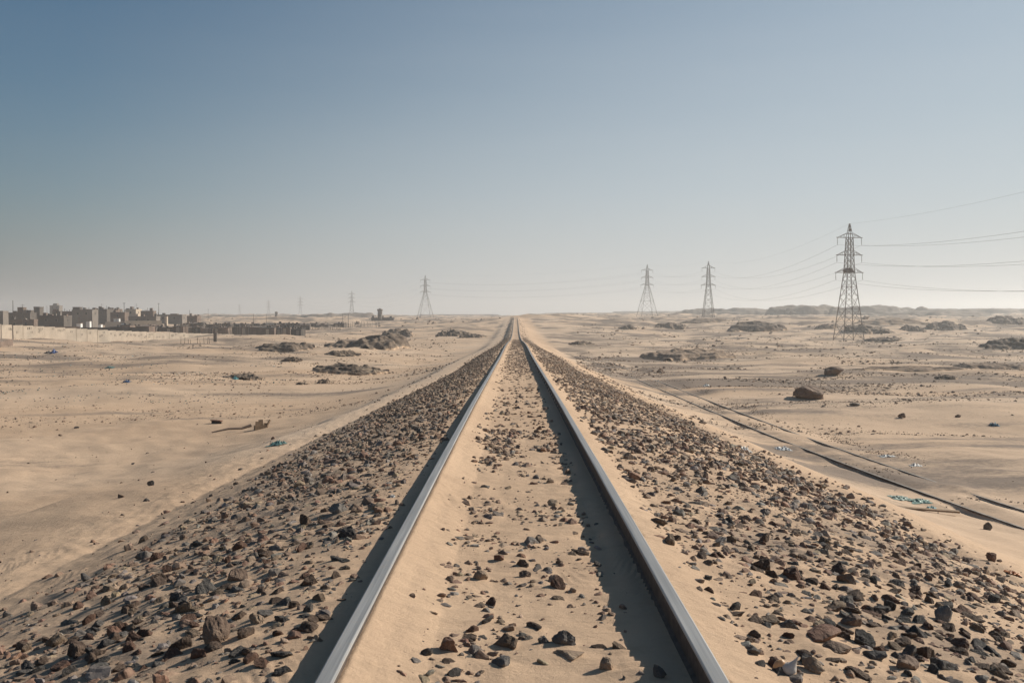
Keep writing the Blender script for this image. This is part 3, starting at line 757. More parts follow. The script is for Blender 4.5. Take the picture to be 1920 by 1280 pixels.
for (px, pyb, wpx, hpx, sd_, dist) in [(1515, 598, 125, 18, 41, 800), (1632, 598, 160, 18, 42, 900), (1850, 598, 260, 20, 43, 1000), (1400, 596, 190, 12, 44, 950), (1120, 594, 210, 8, 45, 1500),
                                       (1740, 600, 200, 9, 46, 760), (1250, 592, 170, 9, 50, 1700), (620, 598, 120, 8, 47, 900), (690, 596, 60, 5, 48, 1000), (470, 598, 160, 8, 49, 1100), (860, 594, 140, 5, 51, 1500)]:
    outcrop(px, pyb, wpx, hpx, None, sd_, 0, .4, dist, 'hill', True, 2, M['hill'], 1.4)

def boulder(px, py, wpx, hpx, colr, label, seed, rounded=.2, cat='boulder', grp='boulders lying on the right plain'):
    X, Y, Z = hit(px, py); s = Y / F
    V, Fc = rock_shape(4, 700 + seed, .6, .05, 12, rounded); V = V.copy(); V[:, 2] /= np.abs(V[:, 2]).max()
    a, b = wpx * s * .5, hpx * s * .62
    me = np_mesh('boulder', V * np.array([a, a * .8, b]), Fc, [M['rock ' + colr]])
    o = link('boulder', me); o.location = (X, Y, Z + b * .5); o.rotation_euler = (0, rnd.uniform(-.1, .1), rnd.uniform(-.2, .2))
    tag(o, label, cat, grp)
for b in [(1511, 745, 62, 26, 'brown', 'large brown boulder alone on bare sand right of the track', 12, .0), (1558, 703, 48, 17, 'brown', 'brown boulder behind the large one, at the edge of the rubble', 2, .1),
          (1692, 784, 17, 10, 'brown', 'small dark boulder right of and below the large brown one', 3, .4), (1605, 760, 26, 7, 'grey', 'flat grey slab just right of the large brown boulder', 4, .1),
          (1237, 698, 15, 9, 'brown', 'small pointed boulder near the old track', 5, .0), (1797, 782, 12, 6, 'brown', 'tiny round boulder alone on the far right sand', 6, .4),
          (1856, 996, 18, 18, 'dark grey', 'dark stone with a sand tail beside the old near rail', 7, .3), (1318, 795, 17, 8, 'brown', 'brown square stone at the foot of the right shoulder', 8, .0),
          (1506, 1050, 22, 14, 'brown', 'brown stone at the foot of the crest of right ballast', 9, .1), (1861, 1053, 22, 18, 'rust red', 'red brown stone on sand near the right edge', 10, .2)]:
    boulder(*b)
for b in [(140, 804, 12, 4, 'dark grey', 'small dark stone on the smooth sand hollow at the left', 21, .2), (245, 871, 8, 4, 'dark grey', 'tiny dark stone on the left sand hollow', 22, .2), (280, 912, 16, 11, 'dark grey', 'grey pointed stone on the sand slope below the hollow', 23, 0),
          (222, 935, 14, 8, 'brown', 'brown stone on the left sand slope', 24, 0), (110, 804 + 15, 9, 4, 'brown', 'small brown stone left in the sand hollow', 25, 0)]:
    boulder(*b, 'stone', 'single stones on the left sand')

# ------------------------------------------------------------------ pylons and cables
def pylon(name, px, py_top, d, height, rz, label, wide=False, nest=False, thick=1.0, detail=True):
    X = PX(px, d); ztop = PZ(py_top, d); z0 = ztop - height
    root = empty(name, (X, d, z0), rz); tag(root, label, 'pylon', 'lattice pylons of one power line')
    zg = H1(X, d, False) - z0                                  # legs reach the ground
    zb = min(0, zg) - .3
    hw_base = (5.6 if wide else 3.0); zw = height * .585; hw_w = 1.05; zt_ = height * .89; hw_t = .62
    def hw(z):
        if z < zw: return hw_base + (hw_w - hw_base) * (z / zw)
        if z < zt_: return hw_w + (hw_t - hw_w) * (z - zw) / (zt_ - zw)
        return hw_t * (1 - (z - zt_) / (height - zt_)) + .05
    L, B = .11 * thick, .055 * thick
    for sx, sy in ((-1, -1), (1, -1), (1, 1), (-1, 1)):
        m = MB()
        zz = [zb, zw, zt_]
        for a, b in zip(zz[:-1], zz[1:]):
            m.bar((sx * hw(a), sy * hw(a), a), (sx * hw(b), sy * hw(b), b), L)
        m.build('leg', M['galv'], root)
    m = MB(); m2 = m
    lv = [height * .0]
    zc = .5
    levels = [0.0]
    while levels[-1] < zw - 1.2: levels.append(min(zw, levels[-1] + max(1.5, hw(levels[-1]) * 1.55)))
    levels[-1] = zw
    while levels[-1] < zt_ - .6: levels.append(min(zt_, levels[-1] + 1.55))
    for k, (a, b) in enumerate(zip(levels[:-1], levels[1:])):
        for c0, c1 in (((-1, -1), (1, -1)), ((1, -1), (1, 1)), ((1, 1), (-1, 1)), ((-1, 1), (-1, -1))):
            ha, hb = hw(a), hw(b)
            p0 = (c0[0] * ha, c0[1] * ha, a); p1 = (c1[0] * ha, c1[1] * ha, a); q0 = (c0[0] * hb, c0[1] * hb, b); q1 = (c1[0] * hb, c1[1] * hb, b)
            m.bar(p0, q1, B); m.bar(p1, q0, B)
            if k > 0 and (wide or k % 2 == 0 or a >= zw): m.bar(p0, p1, B)
    m.build('bracing', M['galv'], root)
    m = MB()
    for sx, sy in ((-1, -1), (1, -1), (1, 1), (-1, 1)): m.bar((sx * hw_t, sy * hw_t, zt_), (sx * .08, sy * .08, height), L * .8)
    for k in range(3):
        z = zt_ + (height - zt_) * (k + .8) / 4; h_ = hw(z)
        m.bar((-h_, -h_, z), (h_, -h_, z), B); m.bar((-h_, h_, z), (h_, h_, z), B); m.bar((-h_, -h_, z), (-h_, h_, z), B); m.bar((h_, -h_, z), (h_, h_, z), B)
    m.build('peak', M['galv'], root)
    arms = []
    for fz, al in ((.88, 3.55), (.73, 3.65), (.58, 3.95)):
        al = al * (1.2 if wide else 1); z = height * fz; h_ = hw(z); m = MB()
        for s_ in (-1, 1):
            tip = (s_ * al, 0, z)
            for sy in (-1, 1):
                m.bar((s_ * h_ * .0, sy * h_, z), tip, L * .75); m.bar((s_ * h_, sy * h_, z + 1.25), tip, L * .6)
            for f_ in (.35, .65):
                xx = h_ + (al - h_) * f_; yy = h_ * (1 - f_); zz_ = z + 1.25 * (1 - f_)
                for sy in (-1, 1): m.bar((s_ * xx, sy * yy, z), (s_ * xx, sy * yy, zz_), B * .8)
            m.bar((s_ * (al - .25), 0, z - .05), (s_ * (al + .28), 0, z + .02), L * 1.1)
        m.build('crossarm', M['galv'], root)
        for s_ in (-1, 1):
            m = MB(); drop = 2.05
            m.bar((s_ * al, 0, z), (s_ * al, 0, z - drop), .035 * thick)
            for k in range(9): m.bar((s_ * al, 0, z - .35 - k * .16), (s_ * al, 0, z - .42 - k * .16), .11, 6)
            m.build('insulator', M['insul'], root)
            arms.append((s_ * al, z - drop))
    arms = sorted(arms)
    if detail and not wide:
        m = MB(); z = height * .945; m.bar((0, -.1, z - .28), (0, .1, z + .28), .1); m.bar((0, -.45, z), (0, -.15, z), .38, 10); m.build('marker_disc', M['twigs'], root)
        for zc_ in (height * .12,):                               # anti climbing frames on each leg
            for sx, sy in ((-1, -1), (1, -1), (1, 1), (-1, 1)):
                m = MB(); h_ = hw(zc_)
                for k in range(3): m.bar((sx * h_ - .7, sy * h_, zc_ + .25 * k), (sx * h_ + .7, sy * h_, zc_ + .25 * k), .05); m.bar((sx * h_, sy * h_ - .7, zc_ + .25 * k), (sx * h_, sy * h_ + .7, zc_ + .25 * k), .05)
                m.build('climbing_guard', M['galv'], root)
    if nest:
        V, Fc = rock_shape(4, 900, .5, .25, 16, .6); V = V.copy(); V[:, 2] /= np.abs(V[:, 2]).max()
        me = np_mesh('nest', V * np.array([1.75, 1.2, .75]), Fc, [M['twigs']]); o = link('bird_nest', me)
        o.location = (X - .3, d, z0 + height * .58 + .55); o.rotation_euler = (0, 0, rz)
        tag(o, 'bulky dark twig nest on the lowest crossarm of the big pylon', 'nest')
        m = MB()
        r_ = random.Random(5)
        for k in range(90):
            a = r_.uniform(0, 6.28); c = Vector((1.2 * math.cos(a) * r_.random(), .8 * math.sin(a) * r_.random(), r_.uniform(-.5, .4)))
            dv = Vector((r_.uniform(-1, 1), r_.uniform(-1, 1), r_.uniform(-.35, .35))).normalized() * r_.uniform(.5, .95)
            m.bar(c - dv, c + dv, .04, 3)
        m.build('twigs', M['twigs'], o)
    ca, sa = math.cos(rz), math.sin(rz)
    pts = {}
    for i, (ax_, z) in enumerate(arms): pts[i] = (X + ax_ * ca, d + ax_ * sa, z0 + z)
    pts[6] = (X, d, z0 + height)
    return pts
TOW = [  # px, top y, distance, height, label, wide, nest
    (1590.5, 420, 275, 32, 'tallest nearest lattice pylon on the right with a nest on its lowest arm', False, True),
    (1327.5, 490, 560, 32, 'narrow lattice pylon second from the right', False, False),
    (1213, 496, 720, 35, 'broad based lattice pylon left of the narrow right pylon', True, False),
    (797.5, 516, 880, 35, 'broad based lattice pylon standing left of the track', True, False),
    (659.5, 545, 1200, 32, 'lattice pylon above the far shacks, left of the broad one', False, False),
    (563, 555, 1480, 32, 'faint lattice pylon behind the shanty, third from the left', False, False),
    (503.5, 562, 1850, 32, 'very faint lattice pylon second from the left', False, False),
    (449, 569, 2300, 32, 'faintest leftmost lattice pylon on the horizon', False, False)]
XY = [(PX(t[0], t[2]), t[2]) for t in TOW]
XY = [(XY[0][0] - 16, -10)] + XY
TP = []
for i, t in enumerate(TOW):
    a, b, c = XY[i], XY[i + 1], XY[min(i + 2, len(XY) - 1)]
    d1 = Vector((b[0] - a[0], b[1] - a[1])).normalized(); d2 = Vector((c[0] - b[0], c[1] - b[1])) ; d2 = d2.normalized() if d2.length > 0 else d1
    dd = d1 + d2; rz = math.atan2(dd.y, dd.x) - math.pi / 2
    if i >= 3: rz *= .55
    if i == 2: rz *= .4
    if i == 0: rz += .22
    far = t[2] > 1000
    TP.append(pylon('pylon', t[0], t[1], t[2], t[3], rz, t[4], t[5], t[6], thick=1.05 if t[2] < 300 else (1.35 if t[2] < 1000 else 1.9), detail=t[2] < 600))
# virtual first support behind the picture plane on the right
first = {k: (p[0] - 16 + (0), -10.0, p[2] + .2) for k, p in TP[0].items()}
sup = [first] + TP
CL = ['lower left', 'middle left', 'upper left', 'lower right', 'middle right', 'upper right']
order_ = sorted(range(6), key=lambda i: 0)
names = {}
left = sorted([k for k in range(6) if TP[0][k][0] < TP[0][6][0]], key=lambda k: TP[0][k][2]); right = sorted([k for k in range(6) if TP[0][k][0] >= TP[0][6][0]], key=lambda k: TP[0][k][2])
# match every pylon's own left and right arm tips
def key_of(tp):
    l = sorted([k for k in range(6) if tp[k][0] < tp[6][0]], key=lambda k: tp[k][2]); r_ = sorted([k for k in range(6) if tp[k][0] >= tp[6][0]], key=lambda k: tp[k][2])
    return l + r_ + [6]
keys = [key_of(s) for s in sup]
labs = ['lowest conductor cable on the left arms of the pylons', 'middle conductor cable on the left arms of the pylons', 'highest conductor cable on the left arms of the pylons',
        'lowest conductor cable on the right arms of the pylons', 'middle conductor cable on the right arms of the pylons', 'highest conductor cable on the right arms of the pylons',
        'single earth wire joining the very tips of the pylons']
for w_ in range(7):
    pts = []
    for i in range(len(sup) - 1):
        a = Vector(sup[i][keys[i][w_]]); b = Vector(sup[i + 1][keys[i + 1][w_]]); span = (b - a).length
        sag = (6.2 if w_ < 6 else 4.8) * (span / 290) ** 1.3 * (1 if i else 1.0)
        sag = min(sag, 8.0)
        for k in range(28):
            t = k / 28; p = a.lerp(b, t); p.z -= 4 * sag * t * (1 - t); pts.append(tuple(p))
    pts.append(tuple(sup[-1][keys[-1][w_]]))
    m = MB(); m.tube(pts, .022 if w_ < 6 else .014, 5); o = m.build('power_cable', M['cable'])
    tag(o, labs[w_], 'cable', 'cables strung along the pylons')

# ------------------------------------------------------------------ left: wall, town, shanty
M['concrete'] = simple('wall_concrete', (.37, .305, .24), .92, .14, .5, bump=.01, bscale=3)
M['joint'] = simple('wall_joint', (.34, .28, .215), .95, .2, 1)
M['slot'] = simple('dark_opening', (.035, .03, .028), .9, .3, 1)
M['whitewall'] = simple('pale_wall', (.66, .60, .53), .9, .1, .3)
TOWN = {'cinder': simple('cinder_block', (.10, .082, .068), .95, .2, .4), 'brick': simple('dull_brick', (.15, .105, .08), .95, .25, .4), 'beige': simple('beige_plaster', (.46, .37, .28), .9, .15, .3),
        'grey': simple('grey_render', (.185, .155, .13), .9, .15, .3), 'white': simple('white_plaster', (.72, .70, .66), .9, .08, .3), 'dark': simple('tarred_board', (.060, .048, .040), .95, .5, .5),
        'tin': simple('rusty_tin', (.17, .12, .09), .7, .4, .8)}
def wall_line(pts, th, panel, mat, label, name='boundary_wall', slots=True):
    root = empty(name, (pts[0][0], pts[0][1], pts[0][2])); tag(root, label, 'wall')
    o0 = Vector(pts[0][:3]); r_ = random.Random(3)
    P = [Vector(p[:3]) for p in pts]; Hs = [p[3] for p in pts]
    seg = []
    for i in range(len(P) - 1):
        n = max(1, round((P[i + 1] - P[i]).length / panel))
        for k in range(n): seg.append((P[i].lerp(P[i + 1], k / n), P[i].lerp(P[i + 1], (k + 1) / n), Hs[i] + (Hs[i + 1] - Hs[i]) * (k + .5) / n))
    for a, b, h in seg:
        m = MB(); d = b - a; rz = math.atan2(d.y, d.x); L_ = math.hypot(d.x, d.y); c = (a + b) / 2 - o0; dz = r_.uniform(-.02, .02)
        m.box(c.x - L_ / 2 + .006, c.x + L_ / 2 - .006, c.y - th / 2, c.y + th / 2, c.z - 1.4, c.z + h + dz, rz=rz)
        if slots:
            for s in range(r_.choice([1, 2, 3, 4])):
                u = r_.uniform(-L_ * .35, L_ * .35); zz = h * r_.uniform(.35, .75); q = .04
                for w0 in (0, .45):
                    cx, cy = c.x + (u + w0) * math.cos(rz), c.y + (u + w0) * math.sin(rz); off = -(th / 2 + .004)
                    cx -= math.sin(rz) * off * -1 * -1; cy += math.cos(rz) * off
                    m.box(cx - q, cx + q, cy - .02, cy + .02, c.z + zz, c.z + zz + .42, mi=1, rz=rz)
        m.build('panel', [mat, M['slot']], root)
        if slots and r_.random() < .3:
            m = MB(); q = a - o0; m.box(q.x - .07, q.x + .07, q.y - th / 2 - .05, q.y + th / 2 + .03, q.z - 1.4, q.z + h + .02, rz=rz); m.build('wall_post', M['joint'], root)
    return root
wl = []
for px, pt, pb, d in [(-60, 606, 634, 184), (0, 608.5, 634, 190), (60, 611, 633.5, 200), (120, 614.5, 636, 210), (200, 619, 640, 224), (300, 623, 642, 246), (390, 625.5, 641, 266), (438, 627, 641, 278)]:
    wl.append((PX(px, d), d, PZ(pb, d), (pb - pt) / F * d))
wall_line(wl, .22, 3.4, M['concrete'], 'long beige concrete panel wall on the left in front of the town')
wl = []
for px, pt, pb, d in [(440, 626.5, 638, 286), (480, 628, 640, 290), (520, 630, 639, 300), (537, 631, 637, 312)]:
    wl.append((PX(px, d), d, PZ(pb, d), (pb - pt) / F * d))
wall_line(wl, .22, 5, M['whitewall'], 'short whitish wall continuing the beige wall toward the track', slots=False)

def house(px0, px1, pyt, d, dep, mat, label, upper=None, nwin=2, hbase=None, matside=None, par=True, name='house', win_side='front', grp='block houses of the town'):
    x0, x1 = PX(px0, d), PX(px1, d); zt1 = PZ(pyt, d); zb = H1((x0 + x1) / 2, d, False) - 1.0
    if hbase: zb = zt1 - hbase
    root = empty(name, ((x0 + x1) / 2, d, zb)); tag(root, label, 'building' if name != 'shack' else 'shack', grp)
    W = x1 - x0; Hh = zt1 - zb; hx = W / 2
    dep *= .6
    m = MB(); m.box(-hx, hx, 0, dep, 0, Hh - .3); m.build('wall', TOWN[mat], root)
    m = MB()                                     # parapet roof, stands proud of the wall
    m.box(-hx - .06, hx + .06, -.06, dep + .06, Hh - .3, Hh - .12)
    if par:
        for q in ((-hx - .06, hx + .06, -.06, .16), (-hx - .06, hx + .06, dep - .16, dep + .06), (-hx - .06, -hx + .16, .16, dep - .16), (hx - .16, hx + .06, .16, dep - .16)): m.box(*q, Hh - .12, Hh + .25)
    m.build('roof', TOWN[mat] if par else TOWN['tin'], root)
    r_ = random.Random(int(px0 * 7 + d))
    vis_z = Hh - 1.9
    def win(x, y, z, w_, h_, side):
        f = MB()
        if side == 'front':
            f.box(x - w_ / 2, x + w_ / 2, -.05, .03, z, z + h_); o = f.build('window', TOWN[matside or 'grey'], root)
            g = MB(); g.box(x - w_ / 2 + .1, x + w_ / 2 - .1, -.07, -.052, z + .1, z + h_ - .1); g.build('pane', M['slot'], o)
        else:
            f.box(hx - .03, hx + .05, y - w_ / 2, y + w_ / 2, z, z + h_); o = f.build('window', TOWN[matside or 'grey'], root)
            g = MB(); g.box(hx + .052, hx + .07, y - w_ / 2 + .1, y + w_ / 2 - .1, z + .1, z + h_ - .1); g.build('pane', M['slot'], o)
    for k in range(nwin):
        win(-hx + W * (k + .7) / (nwin + .4), 0, vis_z, .9, 1.0, 'front')
    if dep > 5: win(0, dep * .5, vis_z, .8, 1.0, 'side')
    if upper:
        for (u0, u1, pyu, um) in upper:
            a, b = PX(u0, d) - (x0 + x1) / 2, PX(u1, d) - (x0 + x1) / 2; zu = PZ(pyu, d) - zb
            m = MB(); m.box(a, b, .6, .6 + min(dep * .5, 3.4), Hh - .12, zu); m.box(a - .08, b + .08, .5, .7 + min(dep * .5, 3.4), zu, zu + .15); m.build('stair_tower', TOWN[um], root)
    if W > 4 and par:
        for k in range(r_.randrange(3, 8)):
            xx, yy = r_.uniform(-hx + .4, hx - .4), r_.uniform(.6, max(.8, dep - .6)); q = r_.choice([.08, .08, .4, .6]); hh = r_.uniform(.5, 1.5)
            m = MB(); m.box(xx - q, xx + q, yy - q, yy + q, Hh - .12, Hh + hh + .1); m.build('roof_post' if q < .1 else 'water_tank', TOWN[r_.choice(['cinder', 'brick', 'grey'])], root)
    m = MB(); m.box(-hx * .3 - .5, -hx * .3 + .5, -.04, .02, Hh - 5.2, Hh - 3.1); m.build('door', TOWN['tin'], root)
    return root
HS = [
    (-14, 4, 584, 330, 6, 'grey', 'beige house cut off by the left picture edge', None, 1),
    (9, 55, 587, 400, 9, 'cinder', 'dark block house with two roof rooms at the far left', [(30, 41, 576.5, 'brick'), (45, 55, 582, 'cinder')], 2),
    (10, 62, 600, 360, 5, 'brick', 'low dark brick row in front of the house with roof rooms', None, 2),
    (62, 73, 576, 420, 6, 'cinder', 'tall narrow dark block house with a lit right side', None, 0),
    (71, 118, 592.5, 350, 11, 'cinder', 'long dark block house with a bright beige side wall', [(88, 95, 590, 'brick')], 2),
    (92, 110, 573, 700, 9, 'grey', 'pale hazy building with a roof frame behind the town', [(98, 105, 569, 'grey')], 2),
    (97, 136, 584.5, 430, 8, 'brick', 'dark brick building behind the long block house', [(97, 103, 580, 'brick')], 2),
    (134, 172, 581.5, 415, 10, 'grey', 'grey block building topped by a square stair tower', [(134, 147, 576, 'cinder')], 2),
    (150, 199, 580.5, 460, 14, 'cinder', 'wide dark two storey building in the middle of the town', None, 3),
    (196, 220, 580, 500, 10, 'brick', 'brick upper building right of the wide dark one', None, 1),
    (206, 233, 586, 440, 8, 'brick', 'smaller brick house before the lit beige building', None, 1),
    (234, 254, 580.5, 480, 12, 'beige', 'beige lit two storey building near the right of town', None, 1),
    (263, 287, 583.5, 480, 6, 'brick', 'dark brick house attached right of the beige building', None, 1),
    (240, 292, 594, 400, 8, 'grey', 'low grey house below the beige two storey building', None, 2),
    (290, 341, 590.5, 470, 9, 'grey', 'long low grey house at the right end of town', [(318, 330, 588.5, 'brick')], 2),
    (350, 369, 593, 450, 9, 'brick', 'rightmost dull brown house of the town', None, 1),
    (560, 612, 601, 640, 9, 'grey', 'long low hazy warehouse beyond the shanty', None, 0),
    (618, 680, 601, 660, 9, 'brick', 'low hazy brown building left of the water tower', None, 2),
    (696, 738, 596, 560, 8, 'cinder', 'low dark building under the square water tower', None, 2)]
for h in HS: house(*h)
for (px0, px1, pyt, d, mat, lab) in [(142, 150, 605, 345, 'white', 'small white cube hut behind the long wall'), (160, 167, 601, 370, 'white', 'white hut left of the tall lit side wall'), (183, 188, 607, 350, 'white', 'second small white hut behind the wall'),
                                     (212, 216, 596, 400, 'white', 'narrow white hut beside its twin'), (218, 222, 596, 400, 'white', 'narrow white hut, right hand twin'), (226, 233, 604, 360, 'white', 'white cube hut nearest the dark sheds'),
                                     (256, 259, 597, 400, 'beige', 'slim beige hut before the grey house'), (266, 268.5, 595, 400, 'white', 'slim white hut before the grey house'), (308, 312, 592, 430, 'beige', 'slim beige hut at the long low grey house')]:
    house(px0, px1, pyt, d, 2.6, mat, lab, None, 0, None, None, False, 'hut', 'front', 'small huts at the edge of town')
# low enclosure walls
for (px0, px1, pt, d, mat, lab) in [(234, 292, 601, 375, 'beige', 'low beige yard wall before the town houses'), (196, 236, 603, 380, 'grey', 'low grey yard wall left of the beige yard wall'), (72, 132, 612, 300, 'brick', 'low dark yard wall just behind the beige wall'), (150, 262, 613.5, 310, 'dark', 'dark board yard fence behind the beige wall')]:
    wall_line([(PX(px0, d), d, PZ(pt, d) - 2, 2), (PX(px1, d), d + 6, PZ(pt, d + 6) - 2, 2)], .25, 8, TOWN[mat], lab, slots=False, name='yard_wall')

# shanty of dark sheds: each one low with a leaning roof
def shack(px, pyt, wpx, d, mat, label, seed):
    r_ = random.Random(seed); X = PX(px, d); zt_ = PZ(pyt, d); W = wpx / F * d; zb = H1(X, d, False) - 1.2
    if zt_ - zb < 1.5: zb = zt_ - 1.5
    root = empty('shack', (X, d, zb), r_.uniform(-.2, .2)); tag(root, label, 'shack', 'dark board shacks of the shanty')
    h = zt_ - zb; m = MB(); m.box(-W / 2, W / 2, 0, 4, 0, h - .35); m.build('wall', TOWN[mat], root)
    m = MB(); b = len(m.v); t = r_.uniform(.1, .5)
    m.v += [(-W / 2 - .2, -.3, h - .35), (W / 2 + .2, -.3, h - .3), (W / 2 + .2, 4.3, h + t - .35), (-W / 2 - .2, 4.3, h + t - .4), (-W / 2 - .2, -.3, h - .25), (W / 2 + .2, -.3, h - .2), (W / 2 + .2, 4.3, h + t - .25), (-W / 2 - .2, 4.3, h + t - .3)]
    for q in ((0, 3, 2, 1), (4, 5, 6, 7), (0, 1, 5, 4), (1, 2, 6, 5), (2, 3, 7, 6), (3, 0, 4, 7)): m.f.append(tuple(b + i for i in q)); m.mi.append(0)
    for k in range(r_.randrange(2, 5)):
        x = r_.uniform(-W / 2, W / 2); m.box(x - .3, x + .3, 1, 1.5, h - .3 + t * .4, h + r_.uniform(.1, .5))
    m.build('roof', TOWN[r_.choice(['tin', 'dark', 'dark'])], root)
    m = MB(); x = r_.uniform(-W * .3, W * .3); m.box(x - .45, x + .45, -.04, .02, max(0, h - 2.6), h - .7); m.build('door', TOWN[r_.choice(['tin', 'grey', 'beige'])], root)
words = ['at the left end', 'with a patched roof', 'behind the beige wall', 'in the front row', 'in the back row', 'with a pale door', 'near the whitish wall', 'at the middle', 'in a tight cluster', 'close to the stakes', 'behind the whitish wall', 'under the faint pylons', 'near the sand bank', 'at the right end']
k = 0
for row, (y0, d, x0, x1) in enumerate([(610, 350, 205, 300), (612, 330, 255, 440), (607, 380, 330, 540), (613, 325, 395, 545), (609, 365, 440, 560), (606, 430, 560, 640)]):
    px = x0
    while px < x1:
        wpx = rnd.uniform(12, 26); pt = y0 + rnd.uniform(-2.2, 2.5) + (1.5 if row == 1 and px > 350 else 0)
        shack(px + wpx / 2, pt, wpx, d + rnd.uniform(-10, 12), rnd.choice(['dark', 'dark', 'tin', 'cinder', 'brick']),
              f'low dark board shack of the shanty, {["first","second","third","fourth","fifth","rearmost"][row]} row, number {int((px-x0)//20)+1} from the left'.replace('number ', 'place '), 50 + k)
        px += wpx * rnd.uniform(.8, 1.15); k += 1
# stockade of upright stakes round the shanty
def stockade(px0, px1, pb, pt, d, n, label):
    root = empty('stockade', (PX(px0, d), d, 0)); tag(root, label, 'fence')
    for i in range(n):
        px = px0 + (px1 - px0) * (i + rnd.uniform(-.3, .3)) / n; dd = d + rnd.uniform(-2, 2)
        m = MB(); x = PX(px, dd) - root.location.x; m.bar((x, dd - d, PZ(pb, dd) - 1), (x + rnd.uniform(-.15, .15), dd - d, PZ(pt + rnd.uniform(-3, 2.5), dd)), rnd.uniform(.05, .11), 5)
        m.build('stake', TOWN[rnd.choice(['dark', 'tin', 'grey'])], root)
stockade(330, 470, 622, 609, 318, 60, 'ragged stake fence in front of the left shacks')
stockade(470, 575, 622, 610, 330, 50, 'ragged stake fence in front of the middle shacks')
stockade(575, 640, 618, 610, 380, 34, 'thin stake fence at the right end of the shanty')
stockade(640, 716, 612, 604, 420, 22, 'sparse stakes running toward the water tower')
# water towers
def tower(px, pyt, wpx, d, zlow, label, mat='grey'):
    X = PX(px, d); W = wpx / F * d; zt_ = PZ(pyt, d); zb = PZ(zlow, d)
    root = empty('water_tower', (X, d, zb)); tag(root, label, 'tower'); h = zt_ - zb
    m = MB(); m.bar((0, 0, -1), (0, 0, h * .82), W * .46, 12); m.build('shaft', TOWN[mat], root, True)
    m = MB(); m.bar((0, 0, h * .82), (0, 0, h * .95), W * .56, 12); m.build('tank', TOWN[mat], root, True)
    m = MB(); m.bar((0, 0, h * .95), (0, 0, h * 1.0), W * .3, 8, r2=W * .15); m.build('cap', TOWN['cinder'], root)
    for k in range(3):
        m = MB(); a = -1.9 + .5 * k; z = h * (.25 + .18 * k); r0 = W * .47; m.box(r0 * math.cos(a) - .25, r0 * math.cos(a) + .25, r0 * math.sin(a) - .12, r0 * math.sin(a) + .12, z, z + .9); m.build('window', M['slot'], root)
tower(712.5, 578, 9.5, 560, 604, 'stout grey water tower standing above a low dark building')
tower(518, 584, 5.5, 700, 598, 'small distant grey water tank above the shanty')
# masts and poles
def mast(px, pt, pb, d, label, arms=1, r=.09):
    X = PX(px, d); z0 = min(PZ(pb, d), H1(X, d, False)) ; root = empty('utility_pole', (X, d, z0)); tag(root, label, 'pole', 'poles around the town'); h = PZ(pt, d) - z0
    m = MB(); m.bar((0, 0, -.5), (0, 0, h), r * 1.4, 6, r2=r * .8); m.build('pole', TOWN['dark'], root)
    for k in range(arms):
        m = MB(); m.bar((-.8, 0, h - .4 - .8 * k), (.8, 0, h - .4 - .8 * k), r * .6, 4); m.build('crossbar', TOWN['dark'], root)
for a in [(23, 563, 592, 420, 'tall mast over the leftmost houses', 0, .16), (41, 570, 592, 400, 'short mast on the house with roof rooms', 1, .07), (40.5, 574, 606, 330, 'slender pole before the dark brick row', 0, .07), (87, 573, 592, 430, 'thin pole left of the hazy frame building', 0, .07),
          (190, 569, 600, 440, 'thin mast above the wide dark building', 1, .05), (199, 573, 600, 430, 'short mast above the brick upper building', 0, .08), (232, 567, 582, 520, 'thick short mast above the lit beige building', 1, .15), (255, 569, 585, 520, 'thin crossed antenna right of the beige building', 2, .05),
          (276, 577, 606, 400, 'dark pole in front of the brick house', 0, .08), (297, 568, 592, 560, 'tall mast right of the town houses', 1, .13), (355, 581, 595, 520, 'short pole above the rightmost house', 0, .1), (390, 579, 600, 600, 'faint pole right of the town', 1, .06),
          (475, 588, 615, 400, 'thin pole rising out of the shanty', 0, .07), (499, 588, 612, 430, 'thin tall pole right of the shanty middle', 0, .07), (653, 588, 610, 430, 'pole standing beside the low hazy brown building', 0, .09), (642, 588, 606, 480, 'faint pole left of another at the brown building', 0, .06),
          (118, 587, 612, 345, 'pole at the corner of the long block house', 0, .06)]:
    mast(*a)
# posts in front of the wall
def post(px, pt, pb, label, r=.1, mat='tin'):
    X, Y, Z = hit(px, pb); h = (pb - pt) / F * Y
    m = MB(); m.bar((0, 0, -.4), (rnd.uniform(-.05, .05), 0, h), r, 6, r2=r * .85); m.bar((-r * 1.4, 0, h * .98), (r * 1.4, 0, h * .98), r * .4, 4)
    o = m.build('post', TOWN[mat]); o.location = (X, Y, Z); tag(o, label, 'post')
post(22.5, 609, 637.5, 'thick brown post standing before the beige wall at the left', .13)
X, Y, Z = hit(403, 641); m = MB(); m.box(-.36, .36, -.2, .2, -.4, 15 / F * Y); o = m.build('wall', TOWN['grey']); root = empty('pillar', (X, Y, Z)); tag(root, 'grey square pillar at the gap before the whitish wall', 'pillar'); o.parent = root
m = MB(); m.box(-.42, .42, -.26, .26, 15 / F * Y, 15 / F * Y + .18); m.build('cap', TOWN['grey'], root)
for k, px in enumerate((338, 345, 352, 357, 369, 375, 382, 388, 392)):
    X, Y, Z = hit(px, 645 + rnd.uniform(-1, 1)); m = MB(); hh = rnd.uniform(.9, 1.5); m.bar((0, 0, -.2), (rnd.uniform(-.2, .2), 0, hh), .06, 5, r2=.04)
    o = m.build('stake', TOWN['tin']); o.location = (X, Y, Z); tag(o, 'short rusty stake stuck in the sand before the beige wall', 'stake', 'row of stakes before the wall')
# sheet fence at far left
wall_line([(PX(-14, 160), 160, H1(PX(-14, 160), 160, False), 1.3), (PX(22, 176), 176, H1(PX(22, 176), 176, False), 1.3)], .06, 2.6, TOWN['brick'], 'low tan sheet fence at the extreme left before the wall', 'sheet_fence', False)

